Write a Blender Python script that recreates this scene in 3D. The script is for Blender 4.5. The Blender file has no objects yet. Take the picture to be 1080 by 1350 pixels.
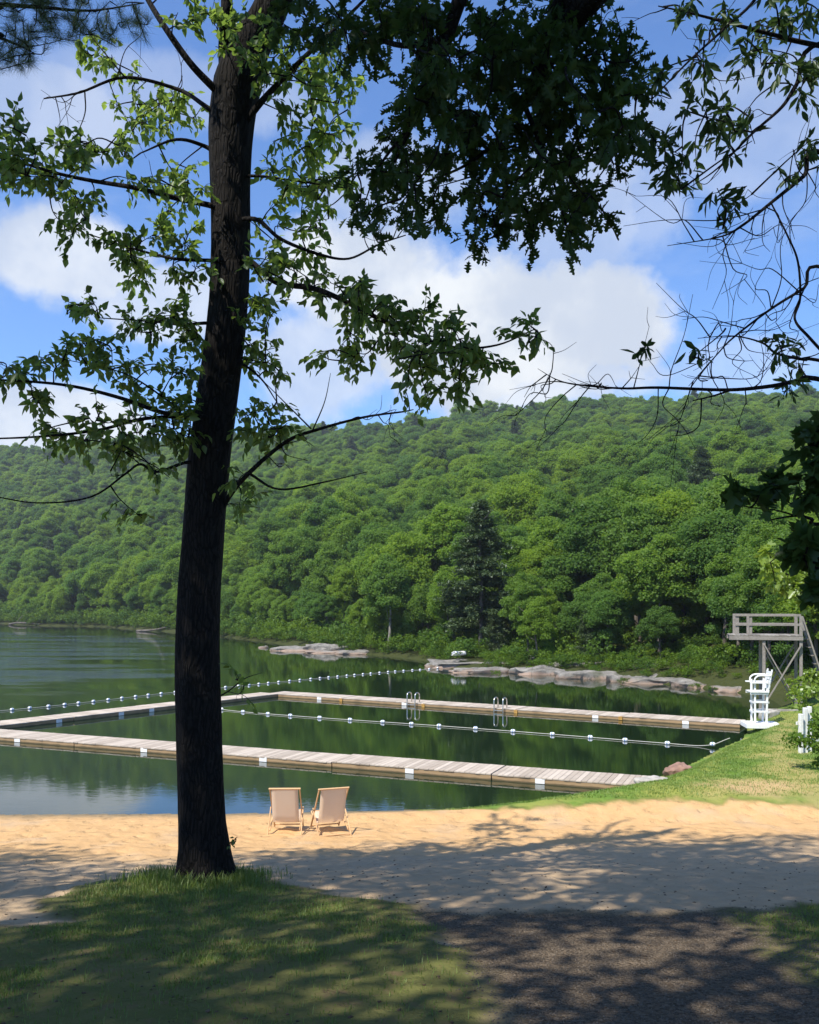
import bpy, math, random
import numpy as np
from mathutils import Vector, Matrix

random.seed(7)
rng = np.random.default_rng(11)
R = math.radians
sc = bpy.context.scene
COL = sc.collection

# ------------------------------------------------------------------ camera, sky, sun, exposure
F = 1150.0          # focal length in photo pixels (photo is 1080 x 1350)
H = 4.55            # eye height above the lake
HZ = 800.0          # horizon row in the photo
cam_d = bpy.data.cameras.new("camera")
cam = bpy.data.objects.new("camera", cam_d)
COL.objects.link(cam)
cam.location = (0, 0, H)
cam.rotation_euler = (R(90), 0, 0)
cam_d.sensor_fit = 'VERTICAL'
cam_d.sensor_height = 36.0
cam_d.lens = F / 1350.0 * 36.0
cam_d.shift_y = (HZ - 675.0) / 1350.0
cam_d.clip_start = 0.05
cam_d.clip_end = 3000
sc.camera = cam

SUN_EL, SUN_AZ = R(55.5), (-0.70, -0.71)      # horizontal direction towards the sun
sd = Vector((SUN_AZ[0], SUN_AZ[1], 0)).normalized() * math.cos(SUN_EL) + Vector((0, 0, math.sin(SUN_EL)))
sl = bpy.data.lights.new("sun", 'SUN')
sl.energy = 4.6
sl.angle = R(0.53)
sl.color = (1.0, 0.93, 0.82)
sun = bpy.data.objects.new("sun", sl)
COL.objects.link(sun)
sun.rotation_euler = sd.to_track_quat('Z', 'Y').to_euler()
sun.location = (-30, -20, 60)

sc.view_settings.view_transform = 'Standard'
sc.view_settings.look = 'None'
sc.view_settings.exposure = 0.62
sc.view_settings.gamma = 1.0
sc.cycles.max_bounces = 6
sc.cycles.diffuse_bounces = 3
sc.cycles.glossy_bounces = 3
sc.cycles.transmission_bounces = 3
sc.cycles.transparent_max_bounces = 4


class NT:
    """small helper for writing node trees"""
    def __init__(s, tree):
        s.t = tree
        s.n = tree.nodes
        s.l = tree.links
    def new(s, typ, **kw):
        n = s.n.new(typ)
        for k, v in kw.items():
            setattr(n, k, v)
        return n
    def put(s, sock, v):
        if v is None:
            return
        if isinstance(v, bpy.types.NodeSocket):
            s.l.new(v, sock)
        else:
            try:
                sock.default_value = v
            except Exception:
                sock.default_value = (*v, 1.0) if len(v) == 3 else v[:3]
    def math(s, op, a, b=None, c=None, clamp=False):
        n = s.new('ShaderNodeMath', operation=op, use_clamp=clamp)
        s.put(n.inputs[0], a)
        s.put(n.inputs[1], b)
        s.put(n.inputs[2], c)
        return n.outputs[0]
    def vmath(s, op, a, b=None):
        n = s.new('ShaderNodeVectorMath', operation=op)
        s.put(n.inputs[0], a)
        if b is not None:
            s.put(n.inputs[1], b)
        return n.outputs['Value'] if op in ('LENGTH', 'DOT_PRODUCT', 'DISTANCE') else n.outputs[0]
    def noise(s, vec, scale, detail=4, rough=0.5, dist=0.0):
        n = s.new('ShaderNodeTexNoise')
        s.put(n.inputs['Vector'], vec)
        s.put(n.inputs['Scale'], scale)
        s.put(n.inputs['Detail'], detail)
        s.put(n.inputs['Roughness'], rough)
        s.put(n.inputs['Distortion'], dist)
        return n.outputs['Fac']
    def vor(s, vec, scale, feature='F1', out='Distance'):
        n = s.new('ShaderNodeTexVoronoi', feature=feature)
        s.put(n.inputs['Vector'], vec)
        s.put(n.inputs['Scale'], scale)
        return n.outputs[out]
    def mapr(s, v, a, b, c=0.0, d=1.0, smooth=True):
        n = s.new('ShaderNodeMapRange')
        n.interpolation_type = 'SMOOTHSTEP' if smooth else 'LINEAR'
        s.put(n.inputs[0], v)
        for i, q in enumerate((a, b, c, d)):
            s.put(n.inputs[i + 1], q)
        return n.outputs[0]
    def mix(s, f, a, b, blend='MIX'):
        n = s.new('ShaderNodeMix', data_type='RGBA', blend_type=blend)
        s.put(n.inputs[0], f)
        for sock, v in ((n.inputs[6], a), (n.inputs[7], b)):
            if isinstance(v, bpy.types.NodeSocket):
                s.l.new(v, sock)
            else:
                sock.default_value = (*v, 1.0) if len(v) == 3 else v
        return n.outputs[2]
    def bump(s, h, strength=0.5, dist=0.02, normal=None):
        n = s.new('ShaderNodeBump')
        s.put(n.inputs['Strength'], strength)
        s.put(n.inputs['Distance'], dist)
        s.put(n.inputs['Height'], h)
        if normal is not None:
            s.l.new(normal, n.inputs['Normal'])
        return n.outputs[0]
    def pos(s):
        return s.new('ShaderNodeNewGeometry').outputs['Position']
    def obj(s):
        return s.new('ShaderNodeTexCoord').outputs['Object']
    def scale(s, v, k):
        return s.vmath('MULTIPLY', v, k)


# world: Nishita sky with clouds placed by compass direction and height
world = bpy.data.worlds.new("World")
sc.world = world
world.use_nodes = True
W = NT(world.node_tree)
W.n.clear()
wo = W.new('ShaderNodeOutputWorld')
bg = W.new('ShaderNodeBackground')
bg.inputs['Strength'].default_value = 0.122
W.l.new(bg.outputs[0], wo.inputs['Surface'])
sky = W.new('ShaderNodeTexSky')
sky.sky_type = 'NISHITA'
sky.sun_disc = False
sky.sun_elevation = SUN_EL
sky.sun_rotation = math.atan2(SUN_AZ[0], SUN_AZ[1])
sky.altitude = 300
sky.air_density = 1.0
sky.dust_density = 0.25
sky.ozone_density = 3.0
gen = W.new('ShaderNodeTexCoord').outputs['Generated']
sep = W.new('ShaderNodeSeparateXYZ')
W.l.new(gen, sep.inputs[0])
az = W.math('ARCTAN2', sep.outputs[0], sep.outputs[1])
el = W.math('ARCSINE', sep.outputs[2])

def sky_dir(px, py):
    u = (px - 540) / F
    v = (HZ - py) / F
    return math.atan(u), math.atan(v / math.sqrt(1 + u * u))

wob = W.noise(gen, 9.0, 9, 0.62)
wobc = W.math('SUBTRACT', wob, 0.5)
def blob(px, py, rx, ry, wgt):
    a0, e0 = sky_dir(px, py)
    da = W.math('DIVIDE', W.math('SUBTRACT', az, a0), rx / F)
    de = W.math('DIVIDE', W.math('SUBTRACT', el, e0), ry / F)
    d = W.math('SQRT', W.math('ADD', W.math('MULTIPLY', da, da), W.math('MULTIPLY', de, de)))
    d = W.math('ADD', d, W.math('MULTIPLY', wobc, -1.5))
    return W.mapr(d, 1.08, 0.64, 0.0, wgt)
BL = [(640, 440, 230, 110, 1.0), (800, 420, 95, 75, 1.0), (480, 380, 140, 95, .95), (690, 500, 170, 45, .9), (430, 470, 120, 80, .7),
      (90, 340, 130, 62, .85), (210, 400, 120, 55, .7), (60, 555, 170, 48, .9), (760, 290, 110, 100, .5), (850, 250, 60, 90, .35),
      (250, 120, 190, 40, .3), (60, 150, 120, 50, .5), (990, 170, 130, 70, .35), (1000, 480, 110, 40, .35), (520, 250, 130, 60, .5),
      (-500, 330, 300, 130, .9), (1700, 380, 330, 120, .9)]
den = None
for b in BL:
    v = blob(*b)
    den = v if den is None else W.math('MAXIMUM', den, v)
wisp = W.noise(W.scale(gen, (1, 1, 2.5)), 2.6, 7, 0.62)
wisp = W.mapr(wisp, 0.52, 0.80, 0.0, 0.42)
den = W.math('MAXIMUM', den, wisp, clamp=True)
shade_n = W.noise(gen, 6.0, 5, 0.6)
shade = W.mapr(shade_n, 0.38, 0.62)
cloudc = W.mix(shade, (3.5, 3.9, 4.6), (5.0, 5.2, 5.4))
skyc = W.mix(1.0, sky.outputs[0], (0.74, 0.96, 1.24), 'MULTIPLY')
W.l.new(W.mix(den, skyc, cloudc), bg.inputs['Color'])


# ------------------------------------------------------------------ materials
def material(name):
    m = bpy.data.materials.new(name)
    m.use_nodes = True
    t = NT(m.node_tree)
    b = t.n['Principled BSDF']
    return m, t, b

def simple(name, col, rough=0.6, var=0.25, nscale=8.0, bump=0.0, bscale=60.0, metal=0.0, stretch=(1, 1, 1), spec=0.4):
    m, t, b = material(name)
    p = t.scale(t.obj(), stretch)
    n = t.noise(p, nscale, 5, 0.6)
    c0 = tuple(x * (1 - var) for x in col)
    c1 = tuple(min(1, x * (1 + var)) for x in col)
    t.l.new(t.mix(t.mapr(n, .3, .7), c0, c1), b.inputs['Base Color'])
    b.inputs['Roughness'].default_value = rough
    b.inputs['Metallic'].default_value = metal
    b.inputs['Specular IOR Level'].default_value = spec
    if bump:
        t.l.new(t.bump(t.noise(p, bscale, 6, .65), bump, .02), b.inputs['Normal'])
    return m

def leaf_material(name, col, col2, trans, tw=0.4, per_object=False, patch=0.35, rough=0.5, gloss=0.05):
    m = bpy.data.materials.new(name)
    m.use_nodes = True
    t = NT(m.node_tree)
    t.n.clear()
    out = t.new('ShaderNodeOutputMaterial')
    p = t.pos()
    isl = t.new('ShaderNodeNewGeometry').outputs['Random Per Island']
    f = t.math('ADD', t.math('MULTIPLY', isl, 0.6), t.math('MULTIPLY', t.noise(p, patch, 3), 0.4))
    c = t.mix(f, col, col2)
    tc = t.mix(f, trans, tuple(x * .75 for x in trans))
    if per_object:
        rnd = t.new('ShaderNodeObjectInfo').outputs['Random']
        ramp = t.new('ShaderNodeValToRGB')
        e = ramp.color_ramp.elements
        e[0].position, e[0].color = 0.0, (.66, .74, .80, 1)
        e[1].position, e[1].color = 1.0, (1.18, 1.10, .78, 1)
        for q, cc in ((.2, (.75, .85, .95, 1)), (.45, (1.0, 1.0, .95, 1)), (.7, (1.12, 1.1, .8, 1)), (.88, (1.25, 1.15, .75, 1))):
            k = ramp.color_ramp.elements.new(q)
            k.color = cc
        t.l.new(rnd, ramp.inputs[0])
        c = t.mix(1.0, c, ramp.outputs[0], 'MULTIPLY')
        tc = t.mix(1.0, tc, ramp.outputs[0], 'MULTIPLY')
    d = t.new('ShaderNodeBsdfDiffuse')
    t.l.new(c, d.inputs[0])
    tr = t.new('ShaderNodeBsdfTranslucent')
    t.l.new(tc, tr.inputs[0])
    mx = t.new('ShaderNodeMixShader')
    mx.inputs[0].default_value = tw
    t.l.new(d.outputs[0], mx.inputs[1])
    t.l.new(tr.outputs[0], mx.inputs[2])
    g = t.new('ShaderNodeBsdfGlossy')
    g.inputs['Roughness'].default_value = rough
    g.inputs['Color'].default_value = (.8, .85, .9, 1)
    m2 = t.new('ShaderNodeMixShader')
    m2.inputs[0].default_value = gloss
    t.l.new(mx.outputs[0], m2.inputs[1])
    t.l.new(g.outputs[0], m2.inputs[2])
    t.l.new(m2.outputs[0], out.inputs[0])
    return m

def wood_material(name, c0, c1, rough=.75, grain=(3, 40, 40), dirt=.25):
    m, t, b = material(name)
    p = t.obj()
    isl = t.new('ShaderNodeNewGeometry').outputs['Random Per Island']
    n = t.noise(t.scale(p, grain), 1.0, 6, .65)
    n2 = t.noise(p, 1.7, 4)
    f = t.math('ADD', t.math('MULTIPLY', isl, .45), t.math('MULTIPLY', n, .55))
    c = t.mix(t.mapr(f, .25, .75), c0, c1)
    c = t.mix(t.mapr(n2, .5, .75, 0, dirt), c, tuple(x * .35 for x in c0))
    t.l.new(c, b.inputs['Base Color'])
    b.inputs['Roughness'].default_value = rough
    b.inputs['Specular IOR Level'].default_value = .25
    t.l.new(t.bump(n, .35, .004), b.inputs['Normal'])
    return m

M = {}
M['forest'] = leaf_material('forest_leaves', (.088, .165, .027), (.138, .225, .044), (.30, .48, .06), .48, True, .5, gloss=.008)
M['shrub'] = leaf_material('shrub_leaves', (.06, .12, .015), (.11, .19, .025), (.18, .30, .03), .4, True, .8, gloss=.01)
M['needle'] = leaf_material('needles', (.058, .092, .038), (.09, .135, .052), (.08, .14, .035), .25, False, 1.2, gloss=.03)
M['leaf_main'] = leaf_material('ovate_leaves', (.045, .085, .02), (.07, .12, .025), (.26, .40, .06), .46, False, 1.5, .4, .03)
M['leaf_main_lit'] = leaf_material('sunlit_ovate_leaves', (.09, .16, .025), (.14, .21, .035), (.36, .52, .08), .5, False, 1.5, .4, .02)  # lighter copy of the ovate leaves, sunlight put into the colour
M['leaf_oak'] = leaf_material('oak_leaves', (.022, .046, .012), (.035, .066, .016), (.07, .13, .02), .32, False, 1.5, .4, .015)
M['leaf_right'] = leaf_material('hickory_leaves', (.03, .06, .018), (.05, .085, .022), (.08, .15, .03), .3, False, 1.5, .4, .02)
M['leaf_maple'] = leaf_material('maple_leaves', (.035, .07, .016), (.05, .09, .02), (.06, .12, .02), .3, False, 1.5, .4, .015)
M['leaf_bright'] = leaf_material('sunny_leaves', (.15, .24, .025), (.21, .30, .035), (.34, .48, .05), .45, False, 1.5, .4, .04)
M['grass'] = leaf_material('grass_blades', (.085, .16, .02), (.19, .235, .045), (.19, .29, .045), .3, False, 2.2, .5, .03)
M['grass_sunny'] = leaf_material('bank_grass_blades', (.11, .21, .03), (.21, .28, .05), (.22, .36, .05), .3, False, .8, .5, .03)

def bark_material(name, c0, c1, sc_=(9, 9, 1.6), k=1.0):
    m, t, b = material(name)
    p = t.obj()
    w = t.noise(p, 3.0, 4)
    q = t.vmath('ADD', t.scale(p, sc_), t.scale(w, (1.2, 1.2, 1.2)))
    v = t.vor(q, 2.6, 'DISTANCE_TO_EDGE')
    h = t.math('ADD', t.mapr(v, .0, .28), t.math('MULTIPLY', t.noise(t.scale(p, (30, 30, 10)), 1.0, 5, .7), .6))
    c = t.mix(t.mapr(h, .2, 1.2), c0, c1)
    lich = t.mapr(t.noise(p, 5.0, 5, .7), .58, .7, 0, .45)
    c = t.mix(lich, c, (.034, .036, .028))
    t.l.new(c, b.inputs['Base Color'])
    b.inputs['Roughness'].default_value = .9
    b.inputs['Specular IOR Level'].default_value = .15
    t.l.new(t.bump(h, .7 * k, .02), b.inputs['Normal'])
    return m
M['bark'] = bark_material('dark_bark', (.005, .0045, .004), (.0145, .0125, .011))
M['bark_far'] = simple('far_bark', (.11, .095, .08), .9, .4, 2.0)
M['bark_pale'] = simple('pale_bark', (.20, .185, .155), .9, .4, 2.0)
M['twig'] = simple('twig_bark', (.03, .024, .02), .85, .3, 10)
M['dock'] = wood_material('dock_deck_wood', (.37, .31, .245), (.53, .46, .375), grain=(4, 4, 40))
M['fascia'] = wood_material('dock_side_wood', (.30, .20, .105), (.47, .335, .19), grain=(2, 2, 50), dirt=.4)
t = NT(M['fascia'].node_tree)
b_ = t.n['Principled BSDF']
src = b_.inputs['Base Color'].links[0].from_socket
sz_ = t.new('ShaderNodeSeparateXYZ')
p_ = t.pos()
t.l.new(p_, sz_.inputs[0])
lv = t.math('ADD', sz_.outputs[2], t.math('MULTIPLY', t.noise(p_, 3.0, 4), .06))
t.l.new(t.mix(t.mapr(lv, .085, .045, 0, .8), src, (.055, .05, .028)), b_.inputs['Base Color'])
M['tower'] = wood_material('weathered_grey_wood', (.20, .18, .155), (.36, .335, .30), grain=(12, 12, 12), dirt=.3)
M['chairwood'] = wood_material('pale_beech', (.52, .32, .16), (.66, .43, .23), grain=(20, 20, 20), dirt=.05)
M['white'] = simple('white_paint', (.78, .79, .78), .45, .06, 6, .05)
M['whiteworn'] = simple('worn_white_paint', (.72, .72, .68), .6, .12, 9, .1)
M['steel'] = simple('brushed_steel', (.62, .60, .55), .28, .08, 10, 0, metal=.9)
M['blueband'] = simple('blue_plastic', (.22, .32, .52), .35, .1)
M['floatw'] = simple('white_plastic', (.80, .82, .84), .35, .04)
M['rope'] = simple('pale_rope', (.42, .42, .36), .8, .2, 40)
M['joint'] = simple('yellow_tan_block', (.42, .24, .06), .8, .25, 12)
M['stone'] = simple('gravel_stone', (.13, .105, .076), .85, .5, 30)
M['litter'] = simple('leaf_litter', (.09, .06, .035), .9, .5, 9)
M['concrete'] = simple('pale_concrete', (.36, .34, .30), .85, .2, 6, .3, 40)

def sling_material():
    m, t, b = material('cream_canvas')
    p = t.obj()
    wv = t.noise(t.scale(p, (300, 300, 300)), 1.0, 2)
    n = t.noise(p, 5, 4)
    t.l.new(t.mix(n, (.85, .74, .62), (.90, .81, .70)), b.inputs['Base Color'])
    b.inputs['Roughness'].default_value = .9
    b.inputs['Specular IOR Level'].default_value = .1
    t.l.new(t.bump(wv, .2, .002), b.inputs['Normal'])
    tr = t.new('ShaderNodeBsdfTranslucent')
    tr.inputs[0].default_value = (.97, .83, .66, 1)
    mx = t.new('ShaderNodeMixShader')
    mx.inputs[0].default_value = .55
    out = t.n['Material Output']
    t.l.new(b.outputs[0], mx.inputs[1])
    t.l.new(tr.outputs[0], mx.inputs[2])
    t.l.new(mx.outputs[0], out.inputs[0])
    return m
M['sling'] = sling_material()

def rock_material():
    m, t, b = material('granite')
    p = t.pos()
    sx = t.new('ShaderNodeSeparateXYZ')
    t.l.new(p, sx.inputs[0])
    n = t.noise(p, 1.3, 6, .65)
    n2 = t.noise(p, 14, 5, .7)
    base = t.mix(t.mapr(n, .35, .65), (.16, .152, .135), (.32, .30, .265))
    base = t.mix(t.math('MULTIPLY', n2, .5), base, (.10, .10, .10))
    zz = t.math('ADD', sx.outputs[2], t.math('MULTIPLY', t.math('SUBTRACT', n, .5), .5))
    pink = t.mapr(zz, .26, .06)
    base = t.mix(t.math('MULTIPLY', pink, .85), base, (.33, .235, .175))
    crack = t.vor(t.vmath('ADD', p, t.scale(n, (1.5, 1.5, 1.5))), .55, 'DISTANCE_TO_EDGE')
    ck = t.mapr(crack, .0, .012)
    base = t.mix(ck, (.11, .10, .09), base)
    moss = t.mapr(t.noise(p, .9, 4), .6, .72, 0, .5)
    base = t.mix(moss, base, (.07, .085, .04))
    t.l.new(base, b.inputs['Base Color'])
    b.inputs['Roughness'].default_value = .9
    b.inputs['Specular IOR Level'].default_value = .2
    t.l.new(t.bump(t.math('ADD', n2, t.math('MULTIPLY', ck, .5)), .6, .06), b.inputs['Normal'])
    return m
M['rock'] = rock_material()
M['white_object'] = simple('white_object_surface', (.72, .72, .70), .8, .1, 6, .3, 10)
M['rock_red'] = simple('reddish_rock', (.25, .15, .11), .85, .25, 5, .5, 12)

def water_material():
    m, t, b = material('lake_water')
    p = t.pos()
    sx = t.new('ShaderNodeSeparateXYZ')
    t.l.new(p, sx.inputs[0])
    b.inputs['Base Color'].default_value = (.010, .022, .009, 1)
    b.inputs['Roughness'].default_value = .02
    b.inputs['IOR'].default_value = 1.62
    fine = t.noise(t.scale(p, (.9, 1.6, 1)), 2.2, 3, .55)
    rip = t.noise(t.scale(p, (.8, 2.2, 1)), 4.5, 3, .6)
    big = t.noise(p, .35, 3)
    # wind-ruffled patches out on the open lake
    pw = t.noise(t.scale(p, (.035, .16, 1)), 1.0, 6, .7)
    far = t.mapr(sx.outputs[1], 40, 58)
    leftw = t.mapr(t.math('ADD', sx.outputs[0], t.math('MULTIPLY', sx.outputs[1], .22)), 4, -14)
    end = t.mapr(t.math('ADD', sx.outputs[1], t.math('MULTIPLY', sx.outputs[0], .75)), 115, 90)
    patch = t.math('MULTIPLY', t.math('MULTIPLY', far, leftw), t.math('MULTIPLY', end, t.mapr(pw, .40, .60)))
    st = t.math('ADD', .006, t.math('MULTIPLY', patch, .55))
    n1 = t.bump(t.math('ADD', t.math('MULTIPLY', fine, .6), t.math('MULTIPLY', big, 1.6)), .014, .10)
    n2 = t.bump(rip, st, .12, n1)
    t.l.new(n2, b.inputs['Normal'])
    return m
M['water'] = water_material()


# ------------------------------------------------------------------ mesh helpers
class MB:
    def __init__(s):
        s.v, s.f, s.n = [], [], 0
    def add(s, v, f):
        v = np.asarray(v, float).reshape(-1, 3)
        s.v.append(v)
        s.f.extend([[i + s.n for i in q] for q in f])
        s.n += len(v)
    def box(s, c, size, rot=None):
        x, y, z = [q / 2 for q in size]
        v = np.array([(-x, -y, -z), (x, -y, -z), (x, y, -z), (-x, y, -z), (-x, -y, z), (x, -y, z), (x, y, z), (-x, y, z)])
        if rot is not None:
            v = v @ np.array(rot.to_3x3()).T
        s.add(v + np.array(c), [(0, 3, 2, 1), (4, 5, 6, 7), (0, 1, 5, 4), (1, 2, 6, 5), (2, 3, 7, 6), (3, 0, 4, 7)])
    def bar(s, a, b, w, h, up=(0, 0, 1)):
        a, b = Vector(a), Vector(b)
        d = b - a
        L = d.length
        d.normalize()
        up = Vector(up)
        if abs(d.dot(up)) > .98:
            up = Vector((1, 0, 0))
        x = d.cross(up).normalized()
        z = x.cross(d).normalized()
        rot = Matrix((x, d, z)).transposed()
        s.box(tuple((a + b) / 2), (w, L, h), rot)
    def tube(s, pts, rad, n=7, cap=True):
        pts = np.asarray(pts, float)
        k = len(pts)
        rad = np.full(k, rad) if np.isscalar(rad) else np.asarray(rad, float)
        tan = np.gradient(pts, axis=0)
        tan /= np.linalg.norm(tan, axis=1)[:, None] + 1e-9
        ref = np.array([0., 0, 1]) if abs(tan[0][2]) < .9 else np.array([1., 0, 0])
        rings = []
        a = np.arange(n) * 2 * np.pi / n
        x = np.cross(tan[0], ref)
        x /= np.linalg.norm(x)
        for i in range(k):
            x = x - tan[i] * np.dot(x, tan[i])
            x /= np.linalg.norm(x) + 1e-9
            y = np.cross(tan[i], x)
            rings.append(pts[i] + rad[i] * (np.cos(a)[:, None] * x + np.sin(a)[:, None] * y))
        f = []
        for i in range(k - 1):
            for j in range(n):
                q = (j + 1) % n
                f.append((i * n + j, i * n + q, (i + 1) * n + q, (i + 1) * n + j))
        if cap:
            f.append(tuple(range(n - 1, -1, -1)))
            f.append(tuple((k - 1) * n + j for j in range(n)))
        s.add(np.concatenate(rings), f)
    def build(s, name, mat, parent=None, smooth=False, bevel=0):
        me = bpy.data.meshes.new(name)
        me.from_pydata(np.concatenate(s.v).tolist() if s.v else [], [], s.f)
        return link(name, me, mat, parent, smooth, bevel)

def link(name, me, mat, parent=None, smooth=False, bevel=0):
    mats = mat if isinstance(mat, (list, tuple)) else [mat]
    for m in mats:
        me.materials.append(m)
    if smooth:
        me.polygons.foreach_set('use_smooth', np.ones(len(me.polygons), bool))
    me.update()
    o = bpy.data.objects.new(name, me)
    COL.objects.link(o)
    if parent is not None:
        o.parent = parent
    if bevel:
        b = o.modifiers.new('bevel', 'BEVEL')
        b.width = bevel
        b.segments = 2
        b.limit_method = 'ANGLE'
    return o

def raw_mesh(name, v, f):
    """v (N,3), f (M,k) arrays -> mesh, quickly"""
    v = np.asarray(v, np.float32)
    f = np.asarray(f, np.int32)
    me = bpy.data.meshes.new(name)
    me.vertices.add(len(v))
    me.vertices.foreach_set('co', v.ravel())
    me.loops.add(f.size)
    me.loops.foreach_set('vertex_index', f.ravel())
    me.polygons.add(len(f))
    me.polygons.foreach_set('loop_start', np.arange(len(f), dtype=np.int32) * f.shape[1])
    me.update(calc_edges=True)
    me.validate()
    return me

def tag(o, label, cat, group=None, kind=None):
    if label:
        o['label'] = label
    if cat:
        o['category'] = cat
    if group:
        o['group'] = group
    if kind:
        o['kind'] = kind
    return o

def empty(name, loc, label, cat, group=None, rz=0.0):
    o = bpy.data.objects.new(name, None)
    COL.objects.link(o)
    o.location = loc
    o.rotation_euler = (0, 0, rz)
    o.empty_display_size = .2
    return tag(o, label, cat, group)

def smooth_line(pts, n=6):
    """Catmull-Rom through the points"""
    p = np.asarray(pts, float)
    if len(p) < 3:
        t = np.linspace(0, 1, n + 1)[:, None]
        return p[0] * (1 - t) + p[-1] * t
    q = np.vstack([2 * p[0] - p[1], p, 2 * p[-1] - p[-2]])
    out = []
    for i in range(1, len(q) - 2):
        for t in np.linspace(0, 1, n, endpoint=False):
            a, b, c, d = q[i - 1], q[i], q[i + 1], q[i + 2]
            out.append(.5 * (2 * b + (c - a) * t + (2 * a - 5 * b + 4 * c - d) * t * t + (3 * b - a - 3 * c + d) * t ** 3))
    out.append(p[-1])
    return np.array(out)

def fbm2(x, y, seed=0, octaves=4):
    """cheap value noise"""
    out = np.zeros_like(x, float)
    amp, tot = 1.0, 0.0
    for o in range(octaves):
        s = 2.0 ** o
        xi, yi = x * s + seed * 17.3 + o * 5.1, y * s - seed * 9.7 + o * 3.3
        x0, y0 = np.floor(xi), np.floor(yi)
        fx, fy = xi - x0, yi - y0
        fx, fy = fx * fx * (3 - 2 * fx), fy * fy * (3 - 2 * fy)
        def h(a, b):
            v = np.sin(a * 127.1 + b * 311.7 + seed * 74.7) * 43758.5453
            return v - np.floor(v)
        v = (h(x0, y0) * (1 - fx) + h(x0 + 1, y0) * fx) * (1 - fy) + (h(x0, y0 + 1) * (1 - fx) + h(x0 + 1, y0 + 1) * fx) * fy
        out += amp * (v - .5) * 2
        tot += amp
        amp *= .5
    return out / tot

def at(px, py, d):
    """point seen at photo pixel (px, py) at depth d"""
    return np.array([(px - 540) / F * d, d, H - (py - HZ) / F * d])

def sstep(a, b, x):
    t = np.clip((np.asarray(x, float) - a) / (b - a), 0, 1)
    return t * t * (3 - 2 * t)


# ------------------------------------------------------------------ terrain
SHORE = np.array([(-9, 19.1), (-20, 19.6), (-45, 20), (-90, 30), (-150, 70), (-175, 150), (-165, 230), (-112, 238), (-93, 213), (-72, 201), (-51, 169),
                  (-41, 154), (-28, 131), (-17, 109), (-10, 92), (-5, 84), (-1.4, 79), (1.3, 73), (2.5, 68), (2.9, 63.5), (5.9, 61), (8.9, 58.8),
                  (11.4, 55.8), (14.6, 51.5), (16.4, 49.2), (17.9, 46.9), (18.8, 43), (17.2, 38.6), (15, 37.0), (13.5, 35.2), (12.3, 31.9),
                  (11.4, 30), (10.1, 28.3), (8.5, 25.8), (7, 23.8), (5.6, 22.0), (4.2, 21.0), (2.5, 20.2), (1, 19.7), (-2.5, 19.3)], float)

def poly_sd(P, x, y):
    """signed distance, positive outside the polygon"""
    d2 = np.full(x.shape, 1e12)
    inside = np.zeros(x.shape, bool)
    n = len(P)
    for i in range(n):
        a, b = P[i], P[(i + 1) % n]
        e = b - a
        wx, wy = x - a[0], y - a[1]
        t = np.clip((wx * e[0] + wy * e[1]) / (e @ e), 0, 1)
        d2 = np.minimum(d2, (wx - t * e[0]) ** 2 + (wy - t * e[1]) ** 2)
        c = ((a[1] > y) != (b[1] > y)) & (x < (b[0] - a[0]) * (y - a[1]) / (b[1] - a[1] + 1e-12) + a[0])
        inside ^= c
    d = np.sqrt(d2)
    return np.where(inside, -d, d)

PX = [-300, 0, 35, 130, 190, 230, 290, 360, 430, 520, 560, 590, 715, 870, 980, 1080, 1400]
D0 = [300, 238, 213, 201, 169, 154, 131, 109, 85, 79, 73, 60, 55, 49, 45, 45, 50]
RPX = [-300, 0, 230, 370, 500, 560, 690, 900, 1000, 1080, 1400]
RS = [.180, .182, .190, .196, .207, .220, .230, .237, .243, .241, .23]
RD = [540, 520, 490, 480, 465, 455, 440, 415, 405, 400, 390]

def zprof(d):
    return np.interp(d, [-40, -10, 0, 5, 8, 10.8, 14, 16.5, 18, 19.2, 21, 30, 60], [4.6, 3.6, 2.95, 2.06, 1.58, 1.17, .55, .2, .09, .0, -.25, -1.4, -2.5])

def terrain(x, y):
    x, y = np.asarray(x, float), np.asarray(y, float)
    s = poly_sd(SHORE, x, y)
    zb = zprof(y) + sstep(4, 12, x) * sstep(12, 17, y) * .12
    bank = np.where(s > 0, .42 * sstep(0, 1.4, s) + .012 * np.clip(s, 0, 40), -9)
    zb = np.where(s < 0, np.minimum(zb, -.02 + .12 * np.clip(s, -3, 0)), zb)
    wide = sstep(17.2, 20.5, y + .05 * x)
    z_near = np.where(s > 0, np.maximum(zb, bank * wide), zb)
    z_near = np.where(y > 21, np.where(s > 0, bank, np.maximum(-.9 * np.clip(-s, 0, 30) ** .8 * .5, -4)), z_near)
    # hill behind the lake
    yy = np.maximum(y, 1.0)
    px = 540 + F * x / yy
    d0 = np.interp(px, PX, D0)
    rd = np.interp(px, RPX, RD)
    zr = H + np.interp(px, RPX, RS) * rd - 12.5
    t = (yy - d0) / (rd - d0)
    hill = zr * np.clip(t, 0, 1) ** 1.38 - np.clip(t - 1, 0, 2) * 40
    hill = hill * sstep(1, 14, s) + fbm2(x / 45, y / 45, 3, 3) * 4.0 * sstep(.05, .4, t)
    hill = np.where((y > 38) & (s > 0), np.maximum(hill, -20), 0)
    z = z_near + hill
    # east bank behind the fence and shrubs
    z = z + sstep(13, 30, x) * sstep(-5, 12, y) * (1 - sstep(60, 90, y)) * 2.2
    return z

def ground_px(px, py):
    """ground point on the near beach seen at a photo pixel"""
    ds = np.linspace(2, 40, 4000)
    x = (px - 540) / F * ds
    z = H - (py - HZ) / F * ds
    zt = terrain(x, ds)
    k = np.argmax(z <= zt)
    return x[k], ds[k]

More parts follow.
